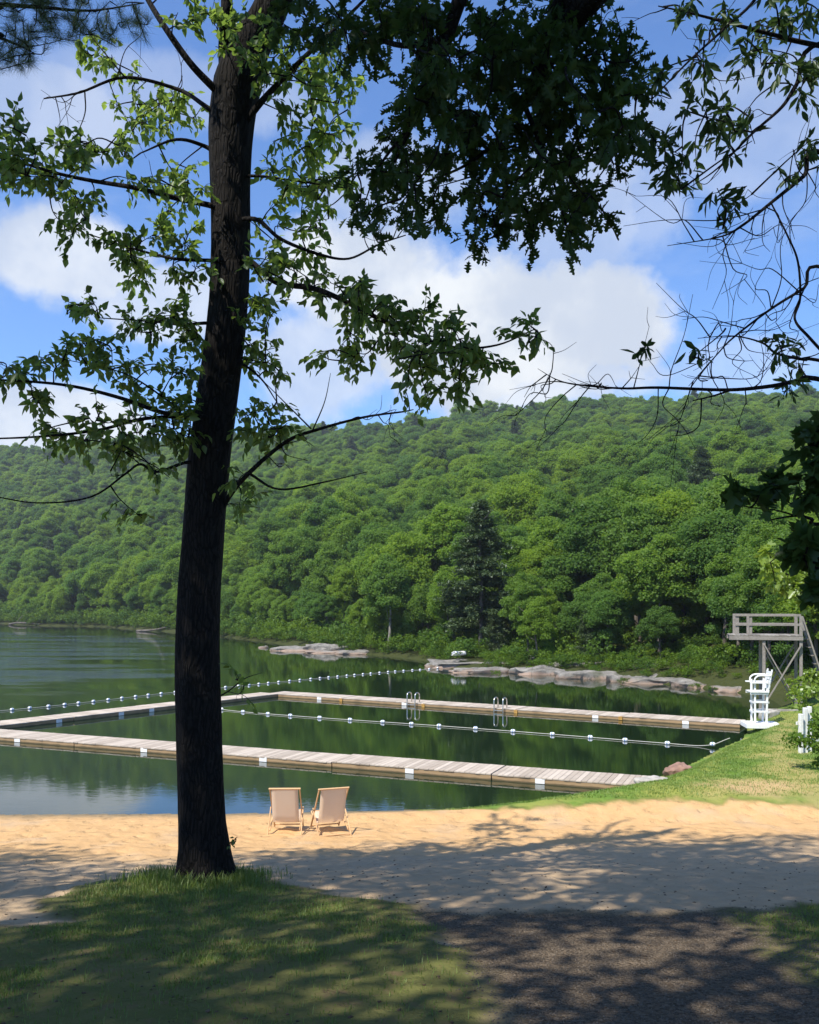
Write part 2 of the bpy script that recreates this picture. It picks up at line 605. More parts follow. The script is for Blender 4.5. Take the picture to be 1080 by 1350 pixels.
fa = np.radians(np.concatenate([np.linspace(-180, -38, 50, endpoint=False), np.linspace(-38, 38, 420, endpoint=False), np.linspace(38, 180, 50, endpoint=False)]))
fr = np.concatenate([np.geomspace(.4, 4, 24, endpoint=False), np.geomspace(4, 30, 330, endpoint=False), np.geomspace(30, 900, 230)])
AA, RR = np.meshgrid(fa, fr)
GX, GY = RR * np.sin(AA), RR * np.cos(AA)
GZ = terrain(GX, GY)
SD = poly_sd(SHORE, GX, GY)

lawn_px = [(-160, 1235), (-40, 1232), (60, 1224), (95, 1214), (50, 1203), (60, 1186), (130, 1168), (220, 1154), (310, 1153), (380, 1166), (450, 1180), (530, 1196), (560, 1215),
           (600, 1250), (640, 1290), (660, 1345)]
LAWN = np.array([ground_px(*p) for p in lawn_px] + [(.2, 3.5), (-.2, 0), (-1, -6), (-12, -6), (-12, 4)])
grav_px = [(530, 1200), (640, 1206), (760, 1203), (860, 1207), (960, 1200), (1080, 1204), (1300, 1206)]
GRAV = np.array([(.0, -6), (.3, 3.5)] + [ground_px(660, 1345), ground_px(600, 1250)] + [ground_px(*p) for p in grav_px] + [(7.0, 3.5), (5.0, -6)])
lawn2_px = [(965, 1206), (1030, 1196), (1110, 1190), (1300, 1190)]
LAWN2 = np.array([ground_px(*p) for p in lawn2_px] + [(9, 3), (4.6, 2.5), ground_px(1110, 1320), ground_px(1030, 1262)])
bankf_px = [(560, 1068), (640, 1066), (760, 1061), (880, 1052), (1000, 1056), (1090, 1064)]
BANK = np.array([ground_px(*p) for p in bankf_px] + [(14, 19), (24, 24), (24, 32), (17, 36.0), (13.4, 34.5), (12.2, 31.6), (9.9, 28), (6.8, 23.5), (4.0, 20.7), (1, 19.5)])

edge_n = fbm2(GX * 2.3, GY * 2.3, 5, 4)
m_lawn = sstep(.16, -.16, poly_sd(LAWN, GX, GY) + edge_n * .28)
m_lawn = np.maximum(m_lawn, sstep(.2, -.2, poly_sd(LAWN2, GX, GY) + edge_n * .3))
m_bank = sstep(.2, -.15, poly_sd(BANK, GX, GY) + edge_n * .35) * sstep(40, 36, GY)
m_grav = sstep(.22, -.22, poly_sd(GRAV, GX, GY) + edge_n * .3) * (1 - m_lawn)
near = (GY < 24) & (GY > -3) & (GX > -30) & (GX < 11)
m_sand = np.where(near, 1.0, 0.0) * sstep(12, 10, GX) * sstep(-24, -20, GX) * sstep(-2, 2, GY)
m_sand = m_sand * (1 - m_lawn) * (1 - m_grav) * (1 - m_bank)
under = (SD < 0)
m_sand = np.where(under & (GY < 40), 1.0, m_sand)
m_sand = np.where((GY > 27) & (SD > -.6), 0.0, m_sand)

# sand lumps and footprints, lawn swells
inland = sstep(.1, 1.5, SD)
lump = fbm2(GX * 2.2, GY * 2.2, 8, 4) * .042 + fbm2(GX * 5, GY * 5, 4, 2) * .022
GZ = GZ + np.where((RR < 32), lump, 0) * inland * (1 - .5 * m_lawn) * (1 - .75 * m_grav)
GZ = GZ + m_lawn * .01 + m_lawn * fbm2(GX * .8, GY * .8, 2, 3) * .04
tree_d = np.hypot(GX + 2.55, GY - 10.75)
GZ = GZ + .03 * np.exp(-(tree_d / 1.1) ** 2)

def ground_material():
    m, t, b = material('ground_mix')
    p = t.pos()
    def attr(n):
        return t.new('ShaderNodeAttribute', attribute_name=n).outputs['Fac']
    fine = t.noise(p, 55, 5, .7)
    mid = t.noise(p, 5.0, 5, .6)
    bigp = t.noise(p, .8, 4, .6)
    sand = t.mix(mid, (.48, .29, .125), (.61, .395, .195))
    sand = t.mix(t.mapr(bigp, .5, .75, 0, .4), sand, (.44, .36, .26))
    sand = t.mix(t.mapr(fine, .55, .75, 0, .5), sand, (.33, .24, .15))
    wet = attr('wet')
    sand = t.mix(wet, sand, (.21, .165, .10))
    dark = attr('dry')                      # darker, greyer sand higher up the beach
    sand = t.mix(t.math('MULTIPLY', dark, .75), sand, t.mix(mid, (.36, .268, .168), (.46, .36, .24)))
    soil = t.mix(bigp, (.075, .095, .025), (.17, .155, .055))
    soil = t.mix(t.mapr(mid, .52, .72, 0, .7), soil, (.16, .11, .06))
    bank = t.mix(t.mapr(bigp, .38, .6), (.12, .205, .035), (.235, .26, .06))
    bank = t.mix(attr('path'), bank, t.mix(mid, (.36, .26, .11), (.50, .36, .19)))
    vc = t.new('ShaderNodeTexVoronoi')
    t.l.new(p, vc.inputs['Vector'])
    vc.inputs['Scale'].default_value = 42
    hv = t.new('ShaderNodeSeparateColor')
    t.l.new(vc.outputs['Color'], hv.inputs[0])
    grav = t.mix(hv.outputs[0], (.070, .052, .035), (.17, .132, .092))
    grav = t.mix(t.mapr(mid, .5, .8, 0, .5), grav, (.10, .075, .05))
    wood = t.mix(mid, (.028, .04, .012), (.06, .065, .022))
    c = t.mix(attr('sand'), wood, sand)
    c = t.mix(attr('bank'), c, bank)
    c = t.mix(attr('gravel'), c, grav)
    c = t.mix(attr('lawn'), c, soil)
    t.l.new(c, b.inputs['Base Color'])
    b.inputs['Roughness'].default_value = .95
    b.inputs['Specular IOR Level'].default_value = .1
    foot = t.vor(t.vmath('ADD', p, t.scale(mid, (.3, .3, .3))), 3.1, 'SMOOTH_F1')
    h = t.math('ADD', t.math('MULTIPLY', fine, .12), t.math('MULTIPLY', t.noise(p, 12, 4, .6), .45))
    h = t.math('ADD', h, t.math('MULTIPLY', t.mapr(foot, .1, .5), .8))
    hg = t.math('MULTIPLY', vc.outputs['Distance'], -.5)
    hm = t.new('ShaderNodeMix', data_type='FLOAT')
    t.l.new(attr('gravel'), hm.inputs[0])
    t.l.new(h, hm.inputs[2])
    t.l.new(hg, hm.inputs[3])
    t.l.new(t.bump(hm.outputs[0], .8, .05), b.inputs['Normal'])
    return m
M['ground'] = ground_material()

m_wet = np.where(m_sand > 0, sstep(.9, .05, SD + edge_n * .25), 0)
m_dry = sstep(15.6, 13.2, GY - .22 * GX + edge_n * .5)
path_c = np.interp(GY, [18, 21, 24, 28, 33, 38], [8.6, 9.4, 10.2, 11.9, 14.5, 18])
m_path = .5 * sstep(1.0, .0, np.abs(GX - path_c) + edge_n * .9) * sstep(34, 29, GY)
front = np.array([ground_px(*p) for p in bankf_px])
m_path = np.maximum(m_path, sstep(1.2, .2, np.hypot((GX - 8.0) / 1.8, (GY - 20.0) / 1.0) + edge_n * .4))

nr, na = GX.shape
idx = np.arange(nr * na).reshape(nr, na)
i1 = np.roll(idx, -1, axis=1)
quads = np.stack([idx[:-1], i1[:-1], i1[1:], idx[1:]], -1).reshape(-1, 4)
quads = quads[:, ::-1]
GV = np.stack([GX, GY, GZ], -1).reshape(-1, 3)
attrs = dict(sand=m_sand, bank=m_bank, gravel=m_grav, lawn=m_lawn, wet=m_wet, dry=m_dry, path=m_path)
stack = np.stack([np.full(m_sand.shape, .45), m_sand * (~under), m_grav, m_lawn, m_bank], -1).reshape(-1, 5)
zone = np.argmax(stack[quads].mean(1), -1)

def ground_piece(name, sel, kind_label):
    q = quads[sel]
    used, inv = np.unique(q, return_inverse=True)
    me = raw_mesh(name, GV[used], inv.reshape(q.shape))
    for k, a in attrs.items():
        at_ = me.attributes.new(k, 'FLOAT', 'POINT')
        at_.data.foreach_set('value', a.reshape(-1)[used].astype(np.float32))
    o = link(name, me, M['ground'], None, True)
    return tag(o, kind_label, 'ground', None, 'structure')
# the centre of the ring under the camera
centre = len(GV)
ground_piece('ground', zone == 0, 'forest floor, lake bed and hillside under the trees')
ground_piece('beach', zone == 1, 'sandy beach between the lake and the shaded lawn')
ground_piece('gravel_path', zone == 2, 'dark grey gravel path in the shade beside the lawn')
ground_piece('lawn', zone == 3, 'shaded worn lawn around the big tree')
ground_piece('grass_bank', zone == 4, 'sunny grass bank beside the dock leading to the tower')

# water
wx = np.array([-260, 40, 40, -260], float)
me = bpy.data.meshes.new('lake')
me.from_pydata([(-260, 17, 0), (40, 17, 0), (40, 320, 0), (-260, 320, 0)], [], [(0, 1, 2, 3)])
tag(link('lake', me, M['water']), 'calm dark green lake reflecting the wooded hill', 'water', None, 'structure')

def tz(x, y):
    return float(terrain(np.array([x]), np.array([y]))[0])


# ------------------------------------------------------------------ docks
def dock_run(A, B, nsec, width, side, label, markers, joint_blocks=False):
    """A->B is the waterline of the face shown; side = +1 deck lies to the left of A->B"""
    A, B = np.array(A, float), np.array(B, float)
    d = B - A
    L = np.linalg.norm(d)
    d /= L
    nrm = np.array([-d[1], d[0]]) * side
    root = empty('floating_dock', (A[0], A[1], 0), label, 'dock', 'floating docks around the swimming area', math.atan2(d[1], d[0]))
    s = L / nsec
    w = width * side
    top = .17
    for k in range(nsec):
        e = bpy.data.objects.new('dock_section', None)
        COL.objects.link(e)
        e.parent = root
        e.location = (k * s, 0, rng.uniform(-.012, .012))
        e.rotation_euler = (0, rng.uniform(-.002, .002), 0)
        deck = MB()
        npl = int(s / .145)
        pw = (s - .03) / npl
        for i in range(npl):
            deck.box((.015 + (i + .5) * pw, w / 2, top - .018 + rng.uniform(-.002, .002)), (pw - .009, width + rng.uniform(.02, .05), .036))
        deck.build('decking', M['dock'], e, bevel=.004)
        fb = MB()
        for yy in (.0, w):
            o = .02 * side if yy == 0 else -.02 * side
            fb.box((s / 2, yy + o, top - .036 - .075), (s - .03, .04, .14))
            fb.box((s / 2, yy + o * 1.4, top - .036 - .23), (s - .03, .04, .15))
        for xx in (.03, s - .03):
            fb.box((xx, w / 2, top - .13), (.04, width - .12, .16))
        fb.build('side_board', M['fascia'], e, bevel=.004)
        fl = MB()
        for xx in np.linspace(.6, s - .6, 3):
            fl.box((xx, w / 2, -.06), (.9, width - .2, .2))
        fl.build('float_drum', M['twig'], e, bevel=.03)
        if joint_blocks and 0 < k:
            jb = MB()
            jb.box((0, -.03 * side, .075), (.16, .05, .14))
            jb.build('joint_block', M['joint'], e, bevel=.01)
    for u in markers:
        mb = MB()
        mb.box((u * L, -.008 * side, .075), (.25, .012, .13))
        mb.build('marker_plate', M['white'], root, bevel=.003)
    return root, d, nrm

def along(A, B, pxs):
    """where photo columns cross the line A->B, as fractions"""
    A, B = np.array(A), np.array(B)
    out = []
    for px in pxs:
        u = (px - 540) / F
        dd = B - A
        out.append((u * A[1] - A[0]) / (dd[0] - u * dd[1]))
    return out
CW = (-19.6, 31.98)
NE = (6.5, 21.07)
FW, FE = (-7.2, 44.3), (12.4, 32.7)
dock_run(CW, NE, 6, 1.3, 1, 'nearest grey plank dock with tan side, running from left edge to the grass bank', along(CW, NE, (23, 190, 347, 540, 712)))
dock_run((-15.6, 31.6), (-6.6, 44.0), 4, 1.25, 1, 'bright plank dock running away on the left behind the big trunk', along((-15.6, 31.6), (-6.6, 44.0), (78, 160, 200)))
dock_run((-7.2, 44.3), FE, 5, 1.25, 1, 'farthest plank dock, the one with two steel ladders', along((-7.2, 44.3), FE, (421, 533, 785, 904)), True)

def ladder(px, label, zt=.49):
    A, B = np.array((-7.2, 44.3)), np.array(FE)
    d = (B - A) / np.linalg.norm(B - A)
    f = along(A, B, (px,))[0]
    p = A + (B - A) * f
    root = empty('swim_ladder', (p[0], p[1], .0), label, 'ladder', 'steel swim ladders on the far dock', math.atan2(d[1], d[0]))
    for sx in (-.21, .21):
        mb = MB()
        pts = [(sx, -.13, -.9), (sx, -.13, .2), (sx, -.13, zt)]
        for a in np.linspace(0, math.pi, 9)[1:-1]:
            pts.append((sx, -.13 + .2 * (1 - math.cos(a)), zt + .13 * math.sin(a)))
        pts += [(sx, .27, zt), (sx, .27, .17)]
        mb.tube(pts, .027, 8)
        mb.build('handrail', M['steel'], root, True)
    for z in (-.75, -.45, -.15, .08):
        mb = MB()
        mb.box((0, -.13, z), (.42, .09, .025))
        mb.build('rung', M['steel'], root)
ladder(544, 'steel swim ladder nearer the middle of the far dock, beside a white marker')
ladder(659, 'steel swim ladder farther right on the far dock, behind the inner float line')

# ------------------------------------------------------------------ float lines
def float_line(pts, spacing, label, offset=0.4):
    pts = np.array(pts, float)
    root = empty('float_line', (pts[0][0], pts[0][1], 0), label, 'float line', 'float lines of the swimming area')
    P = smooth_line(pts, 14) - np.array([pts[0][0], pts[0][1], 0])
    seg = np.linalg.norm(np.diff(P, axis=0), axis=1)
    cum = np.concatenate([[0], np.cumsum(seg)])
    mb = MB()
    mb.tube(P, .014, 5)
    mb.build('rope', M['rope'], root, True)
    proto = pb = None
    s = offset
    while s < cum[-1] - .3:
        c = np.array([np.interp(s, cum, P[:, k]) for k in range(3)])
        k = min(np.searchsorted(cum, s), len(P) - 1)
        dv = P[k] - P[k - 1]
        rz = math.atan2(dv[1], dv[0])
        if proto is None:
            m1 = MB()
            prof = [(-.085, .02), (-.075, .045), (-.045, .062), (0, .068), (.045, .062), (.075, .045), (.085, .02)]
            m1.tube([(x, 0, 0) for x, r in prof], [r for x, r in prof], 12)
            proto = m1.build('float', M['floatw'], root, True)
            m2 = MB()
            m2.tube([(-.022, 0, 0), (.022, 0, 0)], [.069, .069], 12, False)
            pb = m2.build('band', M['blueband'], proto, True)
            f, b = proto, pb
        else:
            f = proto.copy()
            b = pb.copy()
            COL.objects.link(f)
            COL.objects.link(b)
            f.parent = root
            b.parent = f
        f.location = (c[0], c[1], c[2] + .012)
        f.rotation_euler = (rng.uniform(0, 6), rng.uniform(-.06, .06), rz + rng.uniform(-.08, .08))
        s += spacing * rng.uniform(.86, 1.14)
    return root
float_line([(-26, 32, .03), (-17.8, 37.9, .03), (-12.6, 45.9, .03), (-10.0, 49.4, .03), (-6.2, 54.6, .03), (-1.2, 60.8, .03), (1.9, 64.0, .03), (3.0, 65.2, .3)], .86,
           'outer float line with close white floats, curving out to the rocks', .3)
float_line([(-9.6, 39.9, .12), (-8.0, 38.2, .03), (-4.5, 36.0, .03), (0.8, 33.3, .03), (4.6, 31.2, .03), (8.3, 29.0, .03), (9.6, 28.3, .05), (10.25, 27.9, .35)], 1.36,
           'inner float line of widely spaced white floats between the two docks', 2.0)

# ------------------------------------------------------------------ beach chairs
def deck_chair(x, y, rz, label):
    root = empty('deck_chair', (x, y, tz(x, y) + .0), label, 'deck chair', 'pair of deck chairs on the sand', rz)
    W2 = .285
    top, foot = (-.30, .90), (.44, .0)
    f = MB()
    for sx in (-W2, W2):
        f.bar((sx, *top), (sx, *foot), .021, .040)
    f.tube([(-W2 - .02, -.30, .90), (W2 + .02, -.30, .90)], .019, 8)
    f.tube([(-W2, .43, .04), (W2, .43, .04)], .014, 8)
    f.build('back_frame', M['chairwood'], root, bevel=.004)
    s = MB()
    Wo = W2 + .032
    for sx in (-Wo, Wo):
        s.bar((sx, .10, .46), (sx, -.40, .0), .019, .036)
        s.bar((sx * .9, -.30, .10), (sx * .9, .40, .33), .018, .034)
    s.tube([(-Wo, -.375, .03), (Wo, -.375, .03)], .014, 8)
    s.tube([(-W2, .40, .33), (W2, .40, .33)], .016, 8)
    s.build('support_frame', M['chairwood'], root, bevel=.004)
    prof = smooth_line([(0, -.31, .915), (0, -.25, .72), (0, -.17, .47), (0, -.09, .27), (0, .03, .19), (0, .22, .24), (0, .395, .345)], 6)
    v, q = [], []
    n = len(prof)
    xs = np.linspace(-W2 + .03, W2 - .03, 7)
    for i, p in enumerate(prof):
        for xx in xs:
            v.append((xx, p[1], p[2] - .012 * (1 - (xx / W2) ** 2)))
    for i in range(n - 1):
        for j in range(6):
            q.append((i * 7 + j, i * 7 + j + 1, i * 7 + j + 8, i * 7 + j + 7))
    c = MB()
    c.add(v, q)
    o = c.build('sling', M['sling'], root, True)
    sm = o.modifiers.new('thick', 'SOLIDIFY')
    sm.thickness = .004
deck_chair(-2.40, 17.02, R(1.5), 'cream canvas deck chair standing square to the water, closer to the big trunk')
deck_chair(-1.55, 17.02, R(19), 'cream canvas deck chair turned at an angle, right of the other one')

# ------------------------------------------------------------------ lifeguard chair
def lifeguard_chair():
    x, y = 12.55, 31.3
    root = empty('lifeguard_chair', (x, y, .30), 'tall white wooden lifeguard chair on a white slab at the dock end', 'lifeguard chair', None, R(-8))
    root.scale = (.92, .92, 1.0)
    mb = MB()
    mb.box((0.05, 0, .02), (1.28, 1.05, .16))
    mb.build('base', M['white'], root, bevel=.012)
    z0 = .10
    for sx, sy in ((-.27, -.27), (.20, -.27), (-.27, .29), (.20, .29)):
        p = MB()
        top = 1.64 if sx < 0 else 1.66
        p.bar((sx + (.05 if sx < 0 else -.0), sy, z0), (sx + .04, sy, top), .068, .068, (0, 1, 0))
        p.build('leg', M['white'], root, bevel=.006)
    for sy in (-.30, .32):
        for z in (.52, .86):
            r = MB()
            r.box((.0, sy + .0 if sy < 0 else sy + .03, z), (.50, .03, .07))
            r.build('rung', M['white'], root, bevel=.004)
    for sx in (-.285, .29):
        for z in (.5, .84):
            r = MB()
            r.box((sx, 0.01, z), (.03, .56, .07))
            r.build('rung', M['white'], root, bevel=.004)
    s = MB()
    for k in range(4):
        s.box((-.34 + k * .165, 0, 1.22), (.155, .80, .035))
    s.box((-.08, -.345, 1.165), (.68, .03, .07))
    s.box((-.08, .365, 1.165), (.68, .03, .07))
    s.build('seat', M['white'], root, bevel=.004)
    b = MB()
    for k in range(4):
        b.bar((.27 + k * .033, -.36, 1.40 + k * .16), (.27 + k * .033, .38, 1.40 + k * .16), .035, .13)
    for sy in (-.30, .32):
        b.bar((.26, sy, 1.2), (.40, sy, 2.02), .05, .07, (0, 1, 0))
    b.build('backrest', M['white'], root, bevel=.004)
    for sy in (-.36, .38):
        a = MB()
        a.box((-.10, sy, 1.55), (.66, .1, .045))
        pts = smooth_line([(-.26, sy, 1.58), (-.24, sy, 1.70), (-.12, sy, 1.79), (.10, sy, 1.81), (.33, sy, 1.80)], 5)
        a.tube(pts, .032, 8)
        a.build('armrest', M['white'], root, bevel=.004)
lifeguard_chair()

# ------------------------------------------------------------------ diving tower
def diving_tower():
    x0, y0 = 13.87, 34.3
    k = 34.5 / F            # metres per photo pixel at the tower
    root = empty('diving_tower', (x0, y0, .45), 'weathered grey wooden diving tower with railed platform and steep stair', 'diving tower', None, R(-17))
    D = 1.5
    zt = 2.78               # platform underside height above the ground
    for x in (.06, 1.40):
        for yy in (0, D):
            p = MB()
            p.box((x, yy, (zt + (.95 if x > 1 else 0)) / 2 - .2), (.115, .115, zt + (.95 if x > 1 else 0) + .4))
            p.build('post', M['tower'], root, bevel=.008)
    pl = MB()
    n = 19
    for i in range(n):
        pl.box((-1.22 + (i + .5) * 2.68 / n, D / 2, zt + .20), (2.68 / n - .012, D + .24, .04))
    pl.build('platform', M['tower'], root, bevel=.004)
    for yy in (-.10, D + .10):
        b = MB()
        b.box((.12, yy, zt + .09), (2.70, .05, .15))
        b.build('beam', M['tower'], root, bevel=.006)
    for xx in (-1.1, .0, 1.25):
        b = MB()
        b.box((xx, D / 2, zt + .07), (.06, D + .14, .15))
        b.build('joist', M['tower'], root, bevel=.006)
    for yy in (.02, D - .02):
        for x in (-.93, -.42):
            p = MB()
            p.box((x, yy, zt + .62), (.10 if x > -.9 else .15, .08, .80))
            p.build('rail_post', M['tower'], root, bevel=.005)
        for z in (zt + .62, zt + .99):
            r = MB()
            r.box((.20, yy + (-.06 if yy < .5 else .06), z), (2.30 + .1, .04, .09))
            r.build('handrail', M['tower'], root, bevel=.005)
    for yy in (-.085, D + .085):
        b = MB()
        b.bar((.06, yy, zt - .15), (1.40, yy, .12), .045, .15, (0, 1, 0))
        b.build('brace', M['tower'], root, bevel=.005)
        b = MB()
        yo = yy + (.05 if yy < 0 else -.05) * 0 + (-.05 if yy < 0 else .05)
        b.bar((1.40, yo, zt - .15), (.06, yo, .25), .045, .15, (0, 1, 0))
        b.build('brace', M['tower'], root, bevel=.005)
    # stair
    for yy in (.35, 1.1):
        s = MB()
        s.bar((1.48, yy, zt + .95 if yy < .5 else zt + .95), (2.62, yy, .0), (.06), .26, (0, 1, 0))
        s.build('stringer', M['tower'], root, bevel=.006)
    for i in range(10):
        t_ = (i + .7) / 10.5
        s = MB()
        s.box((1.52 + 1.1 * t_, .725, (zt + .6) * (1 - t_)), (.18, .69, .035))
        s.build('tread', M['tower'], root, bevel=.004)
    f = MB()
    for i in range(3):
        f.box((.72, -.19, -.22 + i * .14), (1.75, .08, .13))
    f.build('retaining_board', M['tower'], root, bevel=.006)
diving_tower()

# ------------------------------------------------------------------ rocks
def rock_mesh(name, size, seed, flat=.55, n=44):
    u = np.linspace(0, 2 * np.pi, n, endpoint=False)
    w = np.linspace(-np.pi / 2, np.pi / 2, n // 2 + 1)
    U, V = np.meshgrid(u, w)
    def sp(c, e):
        return np.sign(c) * np.abs(c) ** e
    X = sp(np.cos(V), .7) * sp(np.cos(U), .75)
    Y = sp(np.cos(V), .7) * sp(np.sin(U), .75)
    Z = sp(np.sin(V), flat)
    nn = 1 + .34 * fbm2(X * 1.5 + seed * 3.1, Y * 1.5 + Z * 1.3, seed, 4) - .16 * np.abs(fbm2(X * 3 + Z * 2, Y * 3 - Z * 2, seed + 5, 3))
    Z = Z * (.8 + .55 * fbm2(X * 1.2 - seed, Y * 1.2 + seed, seed + 9, 3)) + .12 * X * (1 if seed % 2 else -1)
    Vt = np.stack([X * nn * size[0] / 2, Y * nn * size[1] / 2, Z * nn * size[2] / 2], -1).reshape(-1, 3)
    r, c = U.shape
    ii = np.arange(r * c).reshape(r, c)
    jj = np.roll(ii, -1, 1)
    q = np.stack([ii[:-1], jj[:-1], jj[1:], ii[1:]], -1).reshape(-1, 4)
    return raw_mesh(name, Vt, q)

def rock(pl, pr, pt, pb, label, depth=None, zb=0.0, mat='rock', group=None, seed=1, thick=None, name='boulder', tilt=0.0, flat=.34):
    """a rock spanning photo columns pl..pr, from top row pt to its foot row pb (foot at height zb)"""
    pb = pt + .66 * (pb - pt)
    d = depth or (H - zb) * F / (pb - HZ)
    w = (pr - pl) / F * d
    h = (pb - pt) / F * d
    th = thick or w * .6
    me = rock_mesh(name, (w * 1.30, th * 1.1, h * 1.9), seed, flat)
    o = link(name, me, M[mat], None, True)
    d += th * .4
    o.location = ((((pl + pr) / 2) - 540) / F * d, d, zb - h * .02)
    o.rotation_euler = (0, tilt, rng.uniform(-.25, .25))
    tag(o, label, 'rock', group)
    return o
SR = 'granite rocks along the right shore'
rock(574, 690, 867, 889, 'largest grey granite slab, leftmost on the right shore where the floats end', seed=3, group=SR, thick=5, tilt=.05)
rock(598, 664, 880, 891, 'low pinkish ledge in the water before the largest granite slab', seed=5, group=SR, thick=2)
rock(684, 746, 879, 895, 'flat pink-grey slab just right of the largest granite slab', seed=8, group=SR, thick=3)
rock(700, 738, 866, 886, 'grey boulder behind the flat slab below a leafy bush', depth=62.5, zb=.5, seed=9, group=SR)
rock(742, 814, 882, 902, 'long grey slab in the middle of the right shore with dark crack on its left', seed=12, group=SR, thick=3)
rock(806, 838, 888, 905, 'small dark stone between two long slabs with plants on it', seed=14, group=SR)
rock(830, 900, 890, 908, 'rounded grey slab right of the small dark stone', seed=17, group=SR, thick=2.6)
rock(892, 948, 897, 912, 'pale low slab next to the last rock on the right shore', seed=20, group=SR, thick=2.4)
rock(944, 984, 904, 917, 'last low rock on the right shore, closest to the diving tower', seed=23, group=SR, thick=2)
rock(730, 800, 873, 886, 'half hidden boulder behind the long grey slab', depth=60.4, zb=.4, seed=25, group=SR)
rock(840, 900, 880, 893, 'mossy boulder in the grass behind the rounded slab', depth=56.7, zb=.6, seed=29, group=SR)
SI = 'small rocky point in the middle of the lake shore'
rock(370, 426, 851, 862, 'flat pink slab at the left tip of the rocky point', seed=31, group=SI, thick=5)
rock(404, 428, 845, 857, 'upright pale grey boulder on the rocky point', depth=89, zb=.25, seed=33, group=SI)
rock(420, 455, 847, 858, 'wide grey boulder right of the upright pale one', depth=87, zb=.3, seed=35, group=SI)
rock(412, 462, 856, 864, 'pink ledge at the waterline of the rocky point', seed=37, group=SI, thick=4)
rock(448, 484, 856, 866, 'low pale rocks at the right end of the rocky point', seed=39, group=SI, thick=3.5)
rock(342, 353, 851, 856, 'tiny lone rock in the water left of the rocky point', seed=41)
rock(597, 612, 855, 861, 'unidentified bright white object built as a rock on the green bank above the float line', depth=65.5, zb=1.05, mat='white_object', seed=43, thick=.6)  # stand-in rock shape; what the white object really is stays unknown
rock(880, 906, 1015, 1026, 'reddish flat stone in the grass at the water edge', depth=22.9, zb=.22, mat='rock_red', seed=45, thick=.7, tilt=-.25)
rock(842, 876, 1022, 1034, 'pale flat stone at the end of the near dock', depth=21.2, zb=.25, mat='concrete', seed=47, thick=.5, flat=.3)
rock(1004, 1024, 938, 950, 'tan stone in the grass behind the lifeguard chair', depth=33.2, zb=.4, mat='concrete', seed=49, thick=.5)


# ------------------------------------------------------------------ foliage tools
def rand_dirs(n):
    v = rng.normal(size=(n, 3))
    return v / np.linalg.norm(v, axis=1)[:, None]

def cards(c, nrm, size, aspect=.7):
    """leaf-sized rhombi at points c, facing nrm"""
    n = len(c)
    r = rng.normal(size=(n, 3))
    u = np.cross(nrm, r)
    u /= np.linalg.norm(u, axis=1)[:, None] + 1e-9
    w = np.cross(nrm, u)
    s = (size * rng.uniform(.7, 1.3, n))[:, None] / 2
    v = np.stack([c - u * s, c - w * s * aspect + nrm * s * .25, c + u * s, c + w * s * aspect + nrm * s * .25], 1).reshape(-1, 3)
    return v, np.arange(4 * n).reshape(n, 4)

def crown_points(lobes, per, flat=.62, shell=.3):
    """points and normals filling leaf lobes (centre, radius)"""
    P, N = [], []
    for c, r in lobes:
        k = max(8, int(per * r * r))
        d = rand_dirs(k)
        d[:, 2] = np.where(d[:, 2] < -.6, -d[:, 2] * .6, d[:, 2])
        rr = r * (shell + (1 - shell) * rng.random(k) ** .6)[:, None]
        p = d * rr * np.array([1, 1, flat])
        P.append(p + np.array(c))
        nn = d * .6 + np.array([0, 0, .45]) + rng.normal(size=(k, 3)) * .6
        N.append(nn / np.linalg.norm(nn, axis=1)[:, None])
    return np.concatenate(P), np.concatenate(N)

def broad_crown(h, w, base, nl, per, leaf, seed, name='crown', flat=.82):
    """crown between heights base and h, width w, at the origin"""
    global rng
    old = rng
    rng = np.random.default_rng(seed)
    lobes = []
    hc = (h - base) / 2
    for i in range(nl):
        d = rand_dirs(1)[0]
        d[2] = abs(d[2]) * 1.1 - .25 if rng.random() < .75 else d[2]
        k = rng.uniform(.55, 1.0)
        wx = 1 + .25 * math.sin(3 * math.atan2(d[1], d[0]) + seed)
        c = (d[0] * w / 2 * k * .82 * wx, d[1] * w / 2 * k * .82 * wx, base + hc + d[2] * hc * k * .9)
        lobes.append((c, rng.uniform(.07, .17) * w))
    P, Nn = crown_points(lobes, per, flat)
    v, f = cards(P, Nn, leaf)
    rng = old
    return raw_mesh(name, v, f)

def conifer_crown(h, w, base, seed, leaf=.3, droop=.12):
    global rng
    old = rng
    rng = np.random.default_rng(seed)
    P, Nn = [], []
    z = base
    while z < h * .985:
        t = (z - base) / (h - base)
        rad = w / 2 * (1 - t) ** .75 * (.55 + .45 * min(1, t * 5)) * rng.uniform(.8, 1.1) + .15
        nb = int(5 + 4 * (1 - t))
        for b in range(nb):
            a = rng.uniform(0, 2 * np.pi)
            L = rad * rng.uniform(.6, 1.1)
            k = int(60 * L + 20)
            s = rng.random(k) ** .7
            x = np.cos(a) * L * s + rng.normal(size=k) * .16 * (.5 + s)
            y = np.sin(a) * L * s + rng.normal(size=k) * .16 * (.5 + s)
            zz = z + L * s * (.25 - droop * 2 * s) + rng.normal(size=k) * .12
            P.append(np.stack([x, y, zz], 1))
            n_ = np.array([0, 0, 1.]) + rng.normal(size=(k, 3)) * .5
            Nn.append(n_ / np.linalg.norm(n_, axis=1)[:, None])
        z += rng.uniform(.35, .6) * (.6 + .4 * (1 - t))
    v, f = cards(np.concatenate(P), np.concatenate(Nn), leaf, .35)
    rng = old
    return raw_mesh('crown', v, f)

